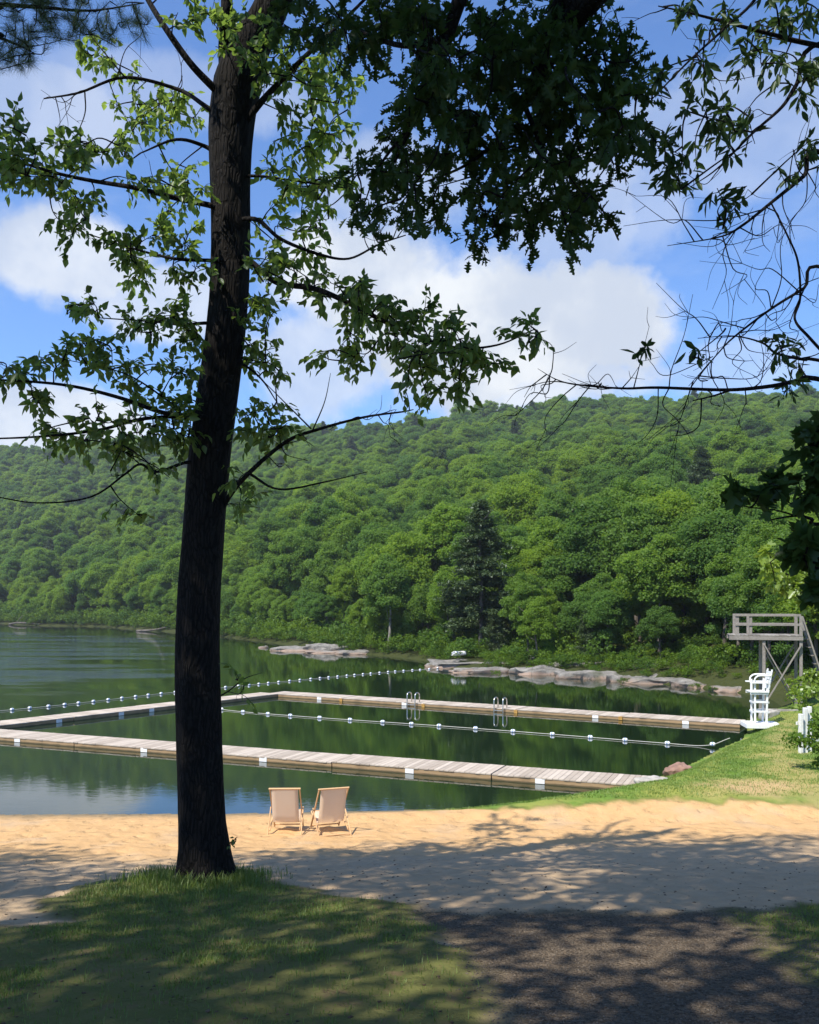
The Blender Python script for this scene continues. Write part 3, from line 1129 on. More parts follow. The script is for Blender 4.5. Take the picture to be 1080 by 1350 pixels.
def trunk_mesh(h, r, seed, limbs=5, name='trunk'):
    rg = np.random.default_rng(seed)
    mb = MB()
    z = np.linspace(-.6, h, 9)
    off = np.cumsum(rg.normal(size=(9, 2)) * .10, 0)
    pts = np.column_stack([off[:, 0] - off[1, 0], off[:, 1] - off[1, 1], z])
    mb.tube(pts, r * (1 - .75 * np.linspace(0, 1, 9)) + .02, 7)
    for i in range(limbs):
        k = rg.integers(3, 8)
        a = rg.uniform(0, 6.28)
        L = rg.uniform(1.5, 3.2)
        e = pts[k] + np.array([math.cos(a) * L, math.sin(a) * L, L * rg.uniform(.3, .9)])
        m_ = (pts[k] + e) / 2 + np.array([0, 0, -.15])
        mb.tube(smooth_line([pts[k], m_, e], 4), np.linspace(r * .35, .02, 9), 5)
    me = bpy.data.meshes.new(name)
    me.from_pydata(np.concatenate(mb.v).tolist(), [], mb.f)
    return me

def set_mat(me, m):
    me.materials.clear()
    me.materials.append(m)
    return me

# ------------------------------------------------------------------ the forest
KINDS = []
for i, (h, w, base, nl, per, leaf) in enumerate([(13.5, 8.4, 1.0, 140, 240, .27), (15.5, 7.8, 2.0, 150, 250, .27), (11.0, 8.6, .6, 130, 220, .26),
                                                 (14.5, 9.4, 1.8, 160, 210, .28), (12.0, 7.0, .3, 120, 270, .25)]):
    KINDS.append((set_mat(broad_crown(h, w, base, nl, per, leaf, 100 + i), M['forest']), set_mat(trunk_mesh(h * .75, .20, 200 + i), M['bark_far']), h))
PINE = (set_mat(conifer_crown(15.5, 10.5, 2.4, 77, .36), M['needle']), set_mat(trunk_mesh(15, .26, 88, 3), M['bark_far']), 15.5)
SPRUCE = (set_mat(conifer_crown(6.5, 4.2, .3, 79, .24), M['needle']), set_mat(trunk_mesh(6, .12, 89, 0), M['bark_far']), 6.5)

pts = []
for d in np.geomspace(44, 560, 80000 // 16):
    pass
N = 70000
dd = np.sqrt(rng.uniform(44 ** 2, 560 ** 2, N))
aa = rng.uniform(-.62, .62, N)
cx, cy = aa * dd, dd
px_ = 540 + F * aa
d0_ = np.interp(px_, PX, D0)
sdv = poly_sd(SHORE, cx, cy)
ok = (sdv > 2.6) & (cy > np.maximum(44, d0_ * .8)) & (cy < np.interp(px_, RPX, RD) * 1.12)
# keep the inlet, the bank with the white object and the rocks themselves clear
ok &= ~((np.hypot(cx - 5.85, cy - 71.5) < 4.2) | ((np.abs(cx / cy - .082) < .035) & (cy < 71.5)))
ok &= ~((np.abs(cx - 3.6) < 2.4) & (cy > 58) & (cy < 71)) & ~((cy < 56) & (sdv < 4.5)) & ~((cy < 46.5) & (cx < 18))
cx, cy, sdv = cx[ok], cy[ok], sdv[ok]
keep, grid = [], {}
for i in range(len(cx)):
    sp = 2.8 if cy[i] < 90 else (3.4 if cy[i] < 150 else 4.3)
    if cy[i] > 300:
        sp = 4.5
    g = (int(cx[i] // 6), int(cy[i] // 6))
    good = True
    for gx in (-1, 0, 1):
        for gy in (-1, 0, 1):
            for j in grid.get((g[0] + gx, g[1] + gy), ()):
                if (cx[i] - cx[j]) ** 2 + (cy[i] - cy[j]) ** 2 < sp * sp:
                    good = False
    if good:
        grid.setdefault(g, []).append(i)
        keep.append(i)
cx, cy, sdv = cx[keep], cy[keep], sdv[keep]
cz = terrain(cx, cy)
nT = len(cx)
scl = rng.uniform(.60, 1.25, nT) * np.where(sdv < 6, .66, 1.0) * np.where(cy > 200, 1.02, 1.0) * np.where((cy < 76) & (sdv < 13), .80, 1.0) * np.interp(cy, [50, 110, 170], [.70, .78, 1.0])
kind = rng.integers(0, 5, nT)
rot = rng.uniform(0, 6.28, nT)
# the 290 that show largest: the front rows, then the nearest behind
frontness = sdv / cy + .0035 * cy + np.where(np.abs(cx / cy) > .50, 5, 0)
order = np.argsort(frontness)
single = order[:290]
rest = order[290:]
kind[rest] = np.where(rng.random(len(rest)) < .012, 5, kind[rest])
protos = {}
FG = 'broadleaf trees of the lakeside forest front'
for n_, i in enumerate(single):
    k = int(kind[i])
    root = bpy.data.objects.new('forest_tree', None)
    COL.objects.link(root)
    root.location = (cx[i], cy[i], cz[i] - .1)
    root.rotation_euler = (0, 0, rot[i])
    root.scale = (scl[i], scl[i], scl[i] * rng.uniform(.9, 1.15))
    tag(root, 'green broadleaf tree in the lower front of the forest behind the lake', 'tree', FG)
    c = bpy.data.objects.new('crown', KINDS[k][0])
    t_ = bpy.data.objects.new('trunk', KINDS[k][1])
    for o in (c, t_):
        COL.objects.link(o)
        o.parent = root
    protos.setdefault(k, c)

me = bpy.data.meshes.new('hillside_forest')
me.from_pydata(np.stack([cx[rest], cy[rest], cz[rest] - .3], 1).tolist(), [], [])
for nm, typ, vals in (('kind', 'INT', kind[rest]), ('rotz', 'FLOAT', rot[rest]), ('scl', 'FLOAT', scl[rest])):
    a_ = me.attributes.new(nm, typ, 'POINT')
    a_.data.foreach_set('value', vals.astype(np.int32 if typ == 'INT' else np.float32))
forest = bpy.data.objects.new('hillside_forest', me)
COL.objects.link(forest)
tag(forest, 'dense green forest covering the long hill behind the lake up to its ridge', 'forest', None, 'stuff')
def scatter_group(nm_, protos_):
    ng = bpy.data.node_groups.new(nm_, 'GeometryNodeTree')
    ng.interface.new_socket('Geometry', in_out='INPUT', socket_type='NodeSocketGeometry')
    ng.interface.new_socket('Geometry', in_out='OUTPUT', socket_type='NodeSocketGeometry')
    gi, go = ng.nodes.new('NodeGroupInput'), ng.nodes.new('NodeGroupOutput')
    def named(nm, typ):
        n = ng.nodes.new('GeometryNodeInputNamedAttribute')
        n.data_type = typ
        n.inputs[0].default_value = nm
        return next(o for o in n.outputs if o.enabled and o.name == 'Attribute')
    kd, rzn, scn = named('kind', 'INT'), named('rotz', 'FLOAT'), named('scl', 'FLOAT')
    comb = ng.nodes.new('ShaderNodeCombineXYZ')
    ng.links.new(rzn, comb.inputs[2])
    e2r = ng.nodes.new('FunctionNodeEulerToRotation')
    ng.links.new(comb.outputs[0], e2r.inputs[0])
    join = ng.nodes.new('GeometryNodeJoinGeometry')
    for k in protos_:
        cmp_ = ng.nodes.new('FunctionNodeCompare')
        cmp_.data_type = 'INT'
        cmp_.operation = 'EQUAL'
        ins = [s for s in cmp_.inputs if s.enabled]
        ng.links.new(kd, ins[0])
        ins[1].default_value = k
        oi = ng.nodes.new('GeometryNodeObjectInfo')
        oi.transform_space = 'ORIGINAL'
        oi.inputs['Object'].default_value = protos_[k]
        oi.inputs['As Instance'].default_value = True
        ip = ng.nodes.new('GeometryNodeInstanceOnPoints')
        ng.links.new(gi.outputs[0], ip.inputs['Points'])
        ng.links.new(cmp_.outputs[0], ip.inputs['Selection'])
        ng.links.new(oi.outputs['Geometry'], ip.inputs['Instance'])
        ng.links.new(e2r.outputs[0], ip.inputs['Rotation'])
        ng.links.new(scn, ip.inputs['Scale'])
        ng.links.new(ip.outputs[0], join.inputs[0])
    ng.links.new(join.outputs[0], go.inputs[0])
    return ng

def lone_tree(spec, x, y, s, label, cat, name, group=None, zoff=-.1, sz=1.0):
    root = empty(name, (x, y, tz(x, y) + zoff), label, cat, group, rng.uniform(0, 6.28))
    root.scale = (s, s, s * sz)
    for nm, me_ in (('crown', spec[0]), ('trunk', spec[1])):
        o = bpy.data.objects.new(nm, me_)
        COL.objects.link(o)
        o.parent = root
    return root
def gp(px, d):
    return ((px - 540) / F * d, d)
pine_root = lone_tree(PINE, *gp(634, 71.5), .84, 'tall dark pine standing in front of the lighter forest, above the white object', 'tree', 'pine_tree')
protos[5] = pine_root.children[0] if pine_root.children[0].data == PINE[0] else pine_root.children[1]
forest.modifiers.new('scatter', 'NODES').node_group = scatter_group('scatter_trees', protos)
lone_tree(SPRUCE, *gp(652, 69), .58, 'small dark spruce behind the largest granite slab', 'tree', 'spruce_tree')
lone_tree(SPRUCE, *gp(775, 62), .62, 'slender young spruce behind the long grey slab', 'tree', 'spruce_tree')
pale = (KINDS[4][0], set_mat(trunk_mesh(10, .17, 301, 2), M['bark_pale']))
lone_tree(pale, *gp(512, 82), .8, 'slim tree with pale trunk leaning over the water above the rocky point', 'tree', 'birch_tree')
lone_tree(pale, *gp(166, 190), 1.1, 'tree with pale bare trunk at the left shore', 'tree', 'birch_tree')
big = (KINDS[3][0], KINDS[3][1])
lone_tree(big, *gp(955, 58), .68, 'broad grey-green tree just behind the diving tower', 'tree', 'forest_tree')
lone_tree((KINDS[2][0], KINDS[2][1]), *gp(1050, 52), .68, 'dense tree right of the diving tower stair', 'tree', 'forest_tree')
lone_tree((KINDS[0][0], KINDS[0][1]), *gp(870, 60), .68, 'rounded tree behind the rounded shore slab', 'tree', 'forest_tree')

for px, d, q, k in [(1012, 47.5, .52, 1), (1040, 45.5, .5, 4), (1075, 44, .52, 0), (1062, 48.5, .58, 3), (1110, 42, .55, 2), (990, 50.5, .58, 2), (1030, 51, .6, 1)]:
    lone_tree((KINDS[k][0], KINDS[k][1]), *gp(px, d), q, 'leafy tree crowding the bank behind the diving tower', 'tree', 'forest_tree', 'trees behind the diving tower')
# shrubs along the water
def shrub_mesh(seed, w=2.6, h=1.9, leaf=.17, per=150, nl=22):
    return set_mat(broad_crown(h, w, .0, nl, per, leaf, seed, 'shrub'), M['shrub'])
SH = [shrub_mesh(400), shrub_mesh(401, 3.2, 1.6), shrub_mesh(402, 2.2, 2.4)]
def shrub(x, y, s, label, group=None, k=0, z=None):
    o = bpy.data.objects.new('shrub', SH[k])
    COL.objects.link(o)
    o.location = (x, y, (tz(x, y) if z is None else z) - .15)
    o.rotation_euler = (0, 0, rng.uniform(0, 6.28))
    o.scale = (s, s, s * rng.uniform(.85, 1.15))
    tag(o, label, 'shrub', group)
    return o
loc = []
for i in range(len(SHORE)):
    a, b = SHORE[i], SHORE[(i + 1) % len(SHORE)]
    if 7 <= i <= 18:
        L = np.linalg.norm(b - a)
        for t_ in np.arange(0, L, max(2.6, a[1] * .022)):
            p = a + (b - a) * t_ / L
            nrm = np.array([(b - a)[1], -(b - a)[0]]) / L
            q = p - nrm * 1.0
            if poly_sd(SHORE, np.array([q[0]]), np.array([q[1]]))[0] < 0:
                q = p + nrm * 1.0
            loc.append((q[0], q[1]))
for i, (x, y) in enumerate(loc):
    shrub(x + rng.normal() * .5, y + rng.random() * 1.6, rng.uniform(.8, 1.35) * (1 + .009 * max(0, y - 65)), 'yellow-green shrub along the far waterline left of the granite slabs',
          'shrubs along the far waterline', int(rng.integers(0, 3)))
for i, (px, d, s) in enumerate([(560, 76, 1.1), (585, 74, .8), (672, 63, .85), (690, 62, 1.0), (720, 61, .75), (745, 60, .9), (790, 58, 1.0), (835, 56.5, .8),
                                (880, 54, .6), (910, 53, .8), (940, 52, .9), (975, 50, .9), (1000, 48.5, .8), (545, 77, .9), (760, 63, 1.3), (820, 62, 1.3), (700, 66, 1.3)]):
    x, y = gp(px, d)
    shrub(x, y, s, 'leafy green shrub on the bank behind the granite slabs', 'shrubs behind the granite slabs', int(rng.integers(0, 3)))
for px, d, s in [(655, 56.4, .32), (822, 51.2, .3), (918, 48.6, .25), (938, 46.9, .2)]:
    x, y = gp(px, d)
    shrub(x, y, s, 'small plant growing in a crack of the granite slabs', 'small plants on the granite slabs', 1, .1)

# undergrowth below the front trees: a mass nobody could count
N = 60000
ud = rng.uniform(40, 265, N)
ua = rng.uniform(-.6, .62, N)
ux, uy = ua * ud, ud
us = poly_sd(SHORE, ux, uy)
ok = (us > .35) & (us < 26) & (rng.random(N) < np.where(us < 14, .5, .3)) & ~((np.abs(ux - 3.6) < 1.7) & (uy > 60) & (uy < 68.5)) & ((uy > 44) | ((ux > 17.3) & (uy > 38)))
ux, uy = ux[ok], uy[ok]
uz = terrain(ux, uy) - .1
me = bpy.data.meshes.new('undergrowth')
me.from_pydata(np.stack([ux, uy, uz], 1).tolist(), [], [])
nU = len(ux)
for nm, typ, vals in (('kind', 'INT', rng.integers(0, 3, nU)), ('rotz', 'FLOAT', rng.uniform(0, 6.28, nU)), ('scl', 'FLOAT', rng.uniform(.22, .75, nU) * np.interp(uy, [45, 60, 120, 240], [.7, .9, 1.5, 2.8]))):
    a_ = me.attributes.new(nm, typ, 'POINT')
    a_.data.foreach_set('value', np.asarray(vals).astype(np.int32 if typ == 'INT' else np.float32))
under_o = bpy.data.objects.new('undergrowth', me)
COL.objects.link(under_o)
tag(under_o, 'low green undergrowth between the lake shore and the forest trunks', 'undergrowth', None, 'stuff')
shp = {}
for o in COL.objects:
    if o.name.startswith('shrub'):
        shp.setdefault(SH.index(o.data), o)
under_o.modifiers.new('scatter', 'NODES').node_group = scatter_group('scatter_shrubs', shp)

# fallen trunk at the left shore
mb = MB()
mb.tube(smooth_line([(-100, 218, .2), (-97, 216, .6), (-92, 213.5, .5), (-88, 212, .15)], 4), np.linspace(.26, .1, 13), 7)
for p, q, e in [((-97.5, 216.2, .5), (-95.5, 215, 2.2), (-93.6, 214.6, 3.6)), ((-95, 215, .6), (-94.2, 214.6, 1.4), (-92, 214.4, 2.3))]:
    mb.tube(smooth_line([p, q, e], 4), np.linspace(.11, .03, 9), 5)
tag(mb.build('fallen_tree', M['bark_far'], None, True), 'grey fallen tree lying at the far left waterline', 'dead tree')
mb = MB()
mb.tube(smooth_line([(-50, 160, .1), (-46.5, 158, .35), (-43.5, 155.5, .9)], 4), np.linspace(.25, .08, 9), 7)
tag(mb.build('driftwood_log', M['bark_far'], None, True), 'grey log tilting out of the water just left of the big trunk', 'log')

# ------------------------------------------------------------------ right edge: fence and shrubs in the sun
x0, y0 = 11.05, 24.6
fr_ = empty('picket_fence', (x0, y0, .45), 'white picket fence half hidden by sunny shrubs at the right edge', 'fence')
for k, (dx, dy, hh) in enumerate([(-.07, -.12, 1.14), (.11, .0, 1.30), (.28, .12, 1.32)]):
    b = MB()
    zg = tz(x0 + dx, y0 + dy) - .45
    b.box((dx, dy, zg + hh / 2 - .05), (.10, .13, hh))
    b.build('picket', M['whiteworn'], fr_, bevel=.012)
for z in (.30, .85):
    b = MB()
    b.bar((-.20, -.13, z - .02), (.75, .40, z), .03, .09)
    b.build('rail', M['whiteworn'], fr_, bevel=.004)
def bush(px, d, w, h, seed, label, mat='leaf_bright', zoff=0.0, leaf=.11, group=None, per=900):
    me_ = set_mat(broad_crown(h, w, .0, 26, per, leaf, seed, 'sunny_shrub'), M[mat])
    o = bpy.data.objects.new('sunny_shrub', me_)
    COL.objects.link(o)
    x, y = gp(px, d)
    o.location = (x, y, tz(x, y) - .1 + zoff)
    tag(o, label, 'shrub', group)
    return o
bush(1092, 22.0, 1.9, 1.6, 501, 'green shrub low at the right edge where the sand meets the grass', 'shrub', 0, .11)
bush(1122, 24.6, 1.3, 1.5, 502, 'green shrub growing over the foot of the white pickets', 'shrub', .25, .11)
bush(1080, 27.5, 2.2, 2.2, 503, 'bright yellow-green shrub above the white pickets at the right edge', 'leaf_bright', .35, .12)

# ------------------------------------------------------------------ leaves with real outlines
def leaf_template(half):
    """half outline [(x along, y half width)] from base to tip -> verts, two polygon halves"""
    half = np.array(half, float)
    k = len(half)
    L = np.column_stack([half[:, 0], half[:, 1], half[:, 1] * .30 - half[:, 0] ** 2 * .12])
    Rr = L * np.array([1, -1, 1])
    v = np.concatenate([L, Rr[1:-1]])
    f1 = list(range(k))
    f2 = [0] + [k + i for i in range(k - 2)] + [k - 1]
    return v, np.array([f1[::-1], f2])
OVATE = leaf_template([(0, 0), (.18, .20), (.42, .29), (.70, .17), (1.0, 0)])
LANCE = leaf_template([(0, 0), (.22, .11), (.55, .17), (.80, .09), (1.0, 0)])
OAKL = leaf_template([(0, 0), (.16, .05), (.24, .20), (.34, .08), (.44, .34), (.56, .11), (.66, .36), (.78, .12), (.90, .16), (1.0, 0)])
MAPLE = leaf_template([(0, 0), (-.05, .22), (.10, .30), (.08, .52), (.30, .40), (.50, .62), (.56, .36), (.55, .20), (.80, .20), (1.0, 0)])

def leaves_mesh(name, P, axis, size, tmpl, flatness=.8):
    """a leaf at each P pointing along axis"""
    n = len(P)
    tv, tf = tmpl
    x = axis / (np.linalg.norm(axis, axis=1)[:, None] + 1e-9)
    up = np.array([0, 0, 1.0]) * flatness + rng.normal(size=(n, 3)) * .45
    y = np.cross(up, x)
    y /= np.linalg.norm(y, axis=1)[:, None] + 1e-9
    z = np.cross(x, y)
    s = size * rng.uniform(.65, 1.2, n)
    Rm = np.stack([x, y, z], 1) * s[:, None, None]          # rows = basis
    v = np.einsum('kj,njc->nkc', tv, Rm) + P[:, None, :]
    f = (tf[None] + (np.arange(n) * len(tv))[:, None, None]).reshape(-1, tf.shape[1])
    return raw_mesh(name, v.reshape(-1, 3), f)

def pxline(pts, d0, d1, wob=.15):
    """branch through photo points, moving from depth d0 to d1"""
    n = len(pts)
    q = [at(x, y, d0 + (d1 - d0) * i / max(1, n - 1) + (rng.normal() * wob if 0 < i else 0)) for i, (x, y) in enumerate(pts)]
    return smooth_line(q, 6)

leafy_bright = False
class Branch:
    """a branch with its twigs (one mesh) and its leaves (a sub-part)"""
    def __init__(s, line, r0, r1, bark='bark'):
        s.mb = MB()
        s.line = line
        s.mb.tube(line, np.linspace(r0, r1, len(line)), 8)
        s.sk = [line]
        s.P, s.A = [], []
        s.P2, s.A2 = [], []
        s.lit = False
        s.r1 = r1
        s.bark = bark
    def extra(s, line, r0, r1):
        s.mb.tube(line, np.linspace(r0, r1, len(line)), 6)
        s.sk.append(line)
    def cluster(s, c, nleaf, spread, leafdroop=.42, r=.010):
        """a leafy twig reaching for point c"""
        pts = np.concatenate(s.sk)
        dist = np.linalg.norm(pts - c, axis=1)
        k = np.argmin(dist)
        a = pts[k]
        mid = (a + c) / 2 + rng.normal(size=3) * .12 * dist[k] + np.array([0, 0, .06 * dist[k]])
        tw = smooth_line([a, mid, c], 5)
        s.mb.tube(tw, np.linspace(r, .0035, len(tw)), 5)
        s.sk.append(tw[2:])
        out = c - a
        out = out / (np.linalg.norm(out) + 1e-6)
        # short side shoots carrying leaves
        ns = max(2, nleaf // 5)
        for j in range(ns):
            t_ = rng.uniform(.45, 1.0)
            b0 = tw[int(t_ * (len(tw) - 1))]
            dv = out * .7 + rng.normal(size=3) * .6
            dv[2] -= .15
            dv /= np.linalg.norm(dv)
            L = spread * rng.uniform(.4, 1.0)
            e = b0 + dv * L + np.array([0, 0, -.12 * L])
            sh = smooth_line([b0, (b0 + e) / 2 + np.array([0, 0, .03]), e], 3)
            s.mb.tube(sh, np.linspace(.004, .0018, len(sh)), 4)
            m = nleaf // ns + 1
            for i in range(m):
                u = (i + .7) / m
                p = sh[min(int(u * (len(sh) - 1) + .5), len(sh) - 1)]
                ax = dv * .55 + rng.normal(size=3) * .55
                ax[2] -= leafdroop
                (s.P2 if s.lit else s.P).append(p + rng.normal(size=3) * .012)
                (s.A2 if s.lit else s.A).append(ax)
    def blob(s, px, py, rx, ry, n, d, nleaf=16, spread=.28, dd=.5, **kw):
        s.lit = leafy_bright and d >= 10.75  # farther clusters take the leaf copy with sunlight in its colour
        """n clusters over a patch of the picture, spread in depth too"""
        cs = []
        for i in range(n):
            while True:
                a, b = rng.uniform(-1, 1, 2)
                if a * a + b * b <= 1:
                    break
            cs.append(at(px + a * rx, py + b * ry, d + rng.normal() * dd))
        sk = np.concatenate(s.sk)
        cs.sort(key=lambda c: np.min(np.linalg.norm(sk - c, axis=1)))
        for c in cs:
            s.cluster(c, nleaf, spread, **kw)
    def bare(s, n, L, up=0.0, r=.007, frm=.3):
        for i in range(n):
            k = int(rng.uniform(frm, 1) * (len(s.line) - 1))
            a = s.line[k]
            dv = rng.normal(size=3)
            dv[2] += up
            dv[1] *= .6
            dv /= np.linalg.norm(dv)
            l = L * rng.uniform(.4, 1.2)
            tw = smooth_line([a, a + dv * l * .33 + rng.normal(size=3) * .05 * l, a + dv * l * .66 + rng.normal(size=3) * .09 * l, a + dv * l + rng.normal(size=3) * .16 * l], 5)
            s.mb.tube(tw, np.linspace(r, .0022, len(tw)), 5)
            s.sk.append(tw)
            for q in range(2):
                b = tw[rng.integers(3, len(tw))]
                dw = dv + rng.normal(size=3) * .8
                dw /= np.linalg.norm(dw)
                t2 = smooth_line([b, b + dw * l * .25 + rng.normal(size=3) * .05 * l, b + dw * l * .5], 4)
                s.mb.tube(t2, np.linspace(.0035, .0016, len(t2)), 4)
    def build(s, parent, tmpl, size, leafmat):
        o = s.mb.build('branch', M[s.bark], parent, True)
        if s.P:
            me_ = leaves_mesh('foliage', np.array(s.P), np.array(s.A), size, tmpl)
            link('foliage', me_, M[leafmat], o)
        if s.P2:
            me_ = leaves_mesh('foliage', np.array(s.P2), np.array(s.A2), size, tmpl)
            link('foliage', me_, M['leaf_main_lit'], o)
        return o

def local(root_loc):
    return np.array(root_loc)

# all foreground trees are modelled in world coordinates; their Empties sit at the foot and children keep that offset
def tree_root(name, x, y, label, cat='tree'):
    return empty(name, (x, y, tz(x, y)), label, cat)
def settle(root):
    for ch in list(root.children):
        ch.location = tuple(-Vector(root.location))

# --- the big tree in front
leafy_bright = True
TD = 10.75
root = tree_root('shade_tree', -2.55, TD, 'big dark-trunked tree in the foreground, standing on the grass edge of the beach')
tp = [(268, 1185, 92), (268, 1165, 78), (268, 1140, 69), (265.5, 1085, 61), (263, 1000, 58.5), (260.5, 900, 57), (262, 800, 55), (269, 700, 54), (278, 600, 54), (294, 480, 52), (302, 400, 50.5),
      (304, 320, 51), (303, 240, 54), (304, 170, 60), (312, 110, 64), (330, 60, 52), (352, 20, 46), (372, -30, 44), (380, -90, 30), (388, -170, 20), (392, -250, 8)]
line = smooth_line([at(x, y, TD - .1 * max(0, (150 - y) / 150)) for x, y, w in tp], 5)
rad = np.interp(np.linspace(0, 1, len(line)), np.linspace(0, 1, len(tp)), [w / 2 / F * TD * (.95 if y < 300 else 1) for x, y, w in tp])
n = 40
ang = np.arange(n) * 2 * np.pi / n
tan = np.gradient(line, axis=0)
tan /= np.linalg.norm(tan, axis=1)[:, None]
V_ = []
for i in range(len(line)):
    xx = np.array([1., 0, 0]) - tan[i] * tan[i][0]
    xx /= np.linalg.norm(xx)
    yy_ = np.cross(tan[i], xx)
    z = line[i][2]
    fl = np.exp(-max(0, z - 1.10) / .33)
    rr = rad[i] * (1 + .045 * np.sin(3 * ang + z * .6) + .03 * np.sin(7 * ang - z * 1.3) + fl * (.10 + .24 * np.sin(5 * ang + 1)) + .025 * fbm2(ang * 3.3, np.full(n, z * 3.0), 2, 3))
    V_.append(line[i] + rr[:, None] * (np.cos(ang)[:, None] * xx + np.sin(ang)[:, None] * yy_))
mb = MB()
F_ = [(i * n + j, i * n + (j + 1) % n, (i + 1) * n + (j + 1) % n, (i + 1) * n + j) for i in range(len(line) - 1) for j in range(n)]
mb.add(np.concatenate(V_), F_)
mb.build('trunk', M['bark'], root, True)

def mainbranch(pts, d1, r0, r1, blobs=(), extra=(), bare=0, bl=.6, size=.115, tmpl=OVATE, d0=TD, frm=.3, mat='leaf_main'):
    b = Branch(pxline(pts, d0, d1), r0, r1)
    for e in extra:
        b.extra(pxline(e[0], e[1], e[2]), e[3], e[4])
    if bare:
        b.bare(bare, bl, frm=frm)
    for q in blobs:
        b.blob(*q)
    b.build(root, tmpl, size, mat)
    return b
mainbranch([(297, 130), (278, 112), (250, 82), (215, 32), (190, -10), (150, -90), (120, -160)], 10.2, .05, .02, bare=3, bl=.7, blobs=[(250, 20, 40, 25, 6, 10.6)])
mainbranch([(300, 110), (297, 60), (299, 0), (290, -80), (270, -200), (265, -300)], 10.9, .10, .03, blobs=[(290, 30, 40, 40, 9, 10.9), (330, 40, 30, 40, 8, 10.3)])
mainbranch([(290, 155), (268, 138), (235, 118), (165, 102), (105, 122), (58, 130)], 10.9, .034, .008, bare=7, bl=.8, blobs=[(140, 80, 40, 30, 8, 11.6), (190, 140, 60, 35, 16, 12.2), (235, 160, 40, 30, 10, 12)],
           extra=[([(165, 102), (130, 60), (110, 35)], 10.8, 11.2, .012, .004), ([(112, 122), (112, 150), (98, 185)], 10.9, 10.7, .010, .004)])
mainbranch([(290, 205), (268, 192), (232, 184), (185, 202)], 10.3, .034, .008, blobs=[(135, 200, 55, 20, 12, 10.3), (215, 230, 45, 30, 9, 11.5), (100, 195, 20, 12, 3, 10.2)])
mainbranch([(300, 280), (278, 271), (235, 262), (180, 248), (120, 238), (70, 227), (0, 205), (-40, 190)], 9.9, .04, .010,
           blobs=[(60, 232, 55, 26, 13, 10.0), (15, 190, 22, 36, 9, 9.9), (5, 225, 20, 30, 6, 9.9), (100, 290, 22, 28, 8, 10.1), (185, 240, 30, 14, 4, 10.3), (255, 255, 25, 20, 5, 10.6), (95, 262, 30, 14, 4, 10)])
mainbranch([(303, 352), (285, 344), (230, 341), (170, 326), (115, 308)], 10.2, .03, .006, blobs=[(215, 330, 55, 25, 13, 10.6), (160, 318, 30, 14, 5, 10.2), (225, 300, 40, 25, 8, 11.2), (245, 355, 30, 20, 6, 10.4), (190, 365, 35, 16, 5, 10.8)])
mainbranch([(298, 432), (275, 426), (240, 428), (200, 424), (130, 419)], 10.3, .028, .006, blobs=[(112, 412, 24, 15, 5, 10.2), (190, 425, 40, 16, 8, 10.4), (240, 415, 35, 22, 9, 10.7), (255, 445, 20, 16, 4, 10.5)])
mainbranch([(290, 553), (262, 549), (215, 544), (160, 525), (100, 510), (40, 503), (-30, 500)], 9.8, .036, .010,
           blobs=[(22, 505, 36, 16, 7, 9.9), (55, 530, 18, 16, 4, 9.9), (115, 460, 50, 22, 10, 10.1), (80, 470, 28, 18, 5, 10.0), (165, 490, 28, 22, 7, 10.2), (240, 500, 24, 18, 7, 10.4), (195, 525, 25, 15, 4, 10.3)],
           extra=[([(228, 533), (180, 500), (140, 485), (85, 474)], 10.5, 10.0, .012, .004)], bare=5, bl=.5)
mainbranch([(288, 552), (258, 549), (190, 552), (130, 567), (60, 575), (0, 578), (-40, 578)], 10.2, .03, .006,
           blobs=[(110, 562, 55, 22, 11, 10.2), (85, 580, 30, 12, 4, 10.2), (190, 560, 40, 25, 10, 10.4), (235, 570, 25, 35, 9, 10.5), (235, 535, 22, 12, 4, 10.5), (170, 590, 40, 14, 5, 10.4)])
mainbranch([(278, 612), (248, 609), (207, 622), (185, 612), (165, 625), (120, 655), (50, 663), (-20, 652)], 9.9, .022, .006, bare=4, bl=.35, blobs=[(150, 598, 22, 14, 3, 10.2), (222, 640, 20, 20, 2, 10.4), (195, 690, 20, 20, 2, 10.0)])
mainbranch([(310, 290), (340, 290), (370, 315), (420, 335), (460, 341), (500, 322), (535, 310)], 9.9, .03, .006, bare=7, bl=.45, frm=.5, blobs=[(385, 300, 50, 40, 13, 10.8), (430, 260, 40, 40, 7, 11.2), (370, 240, 40, 40, 6, 11)])
mainbranch([(305, 335), (330, 345), (365, 372), (420, 382), (480, 410), (540, 440), (600, 458), (655, 455), (705, 434)], 9.2, .045, .006,
           blobs=[(370, 350, 45, 26, 12, 10.1), (430, 385, 50, 24, 13, 9.9), (490, 420, 55, 34, 20, 9.7), (560, 455, 55, 36, 22, 9.5), (620, 470, 36, 30, 13, 9.4), (575, 510, 38, 24, 11, 9.5), (455, 465, 40, 16, 8, 9.8), (690, 440, 24, 14, 5, 9.2), (540, 415, 40, 14, 7, 9.6)])
mainbranch([(310, 180), (340, 140), (365, 112), (405, 72), (450, 30), (500, -20)], 10.2, .045, .015, blobs=[(380, 120, 40, 35, 13, 10.6), (430, 90, 45, 50, 15, 10.9), (360, 60, 35, 40, 10, 10.2), (440, 170, 40, 40, 12, 11.2), (395, 190, 40, 30, 10, 10.8)])
mainbranch([(312, 235), (340, 232), (400, 240), (470, 250)], 10.6, .024, .006, blobs=[(410, 250, 60, 22, 7, 10.8)])
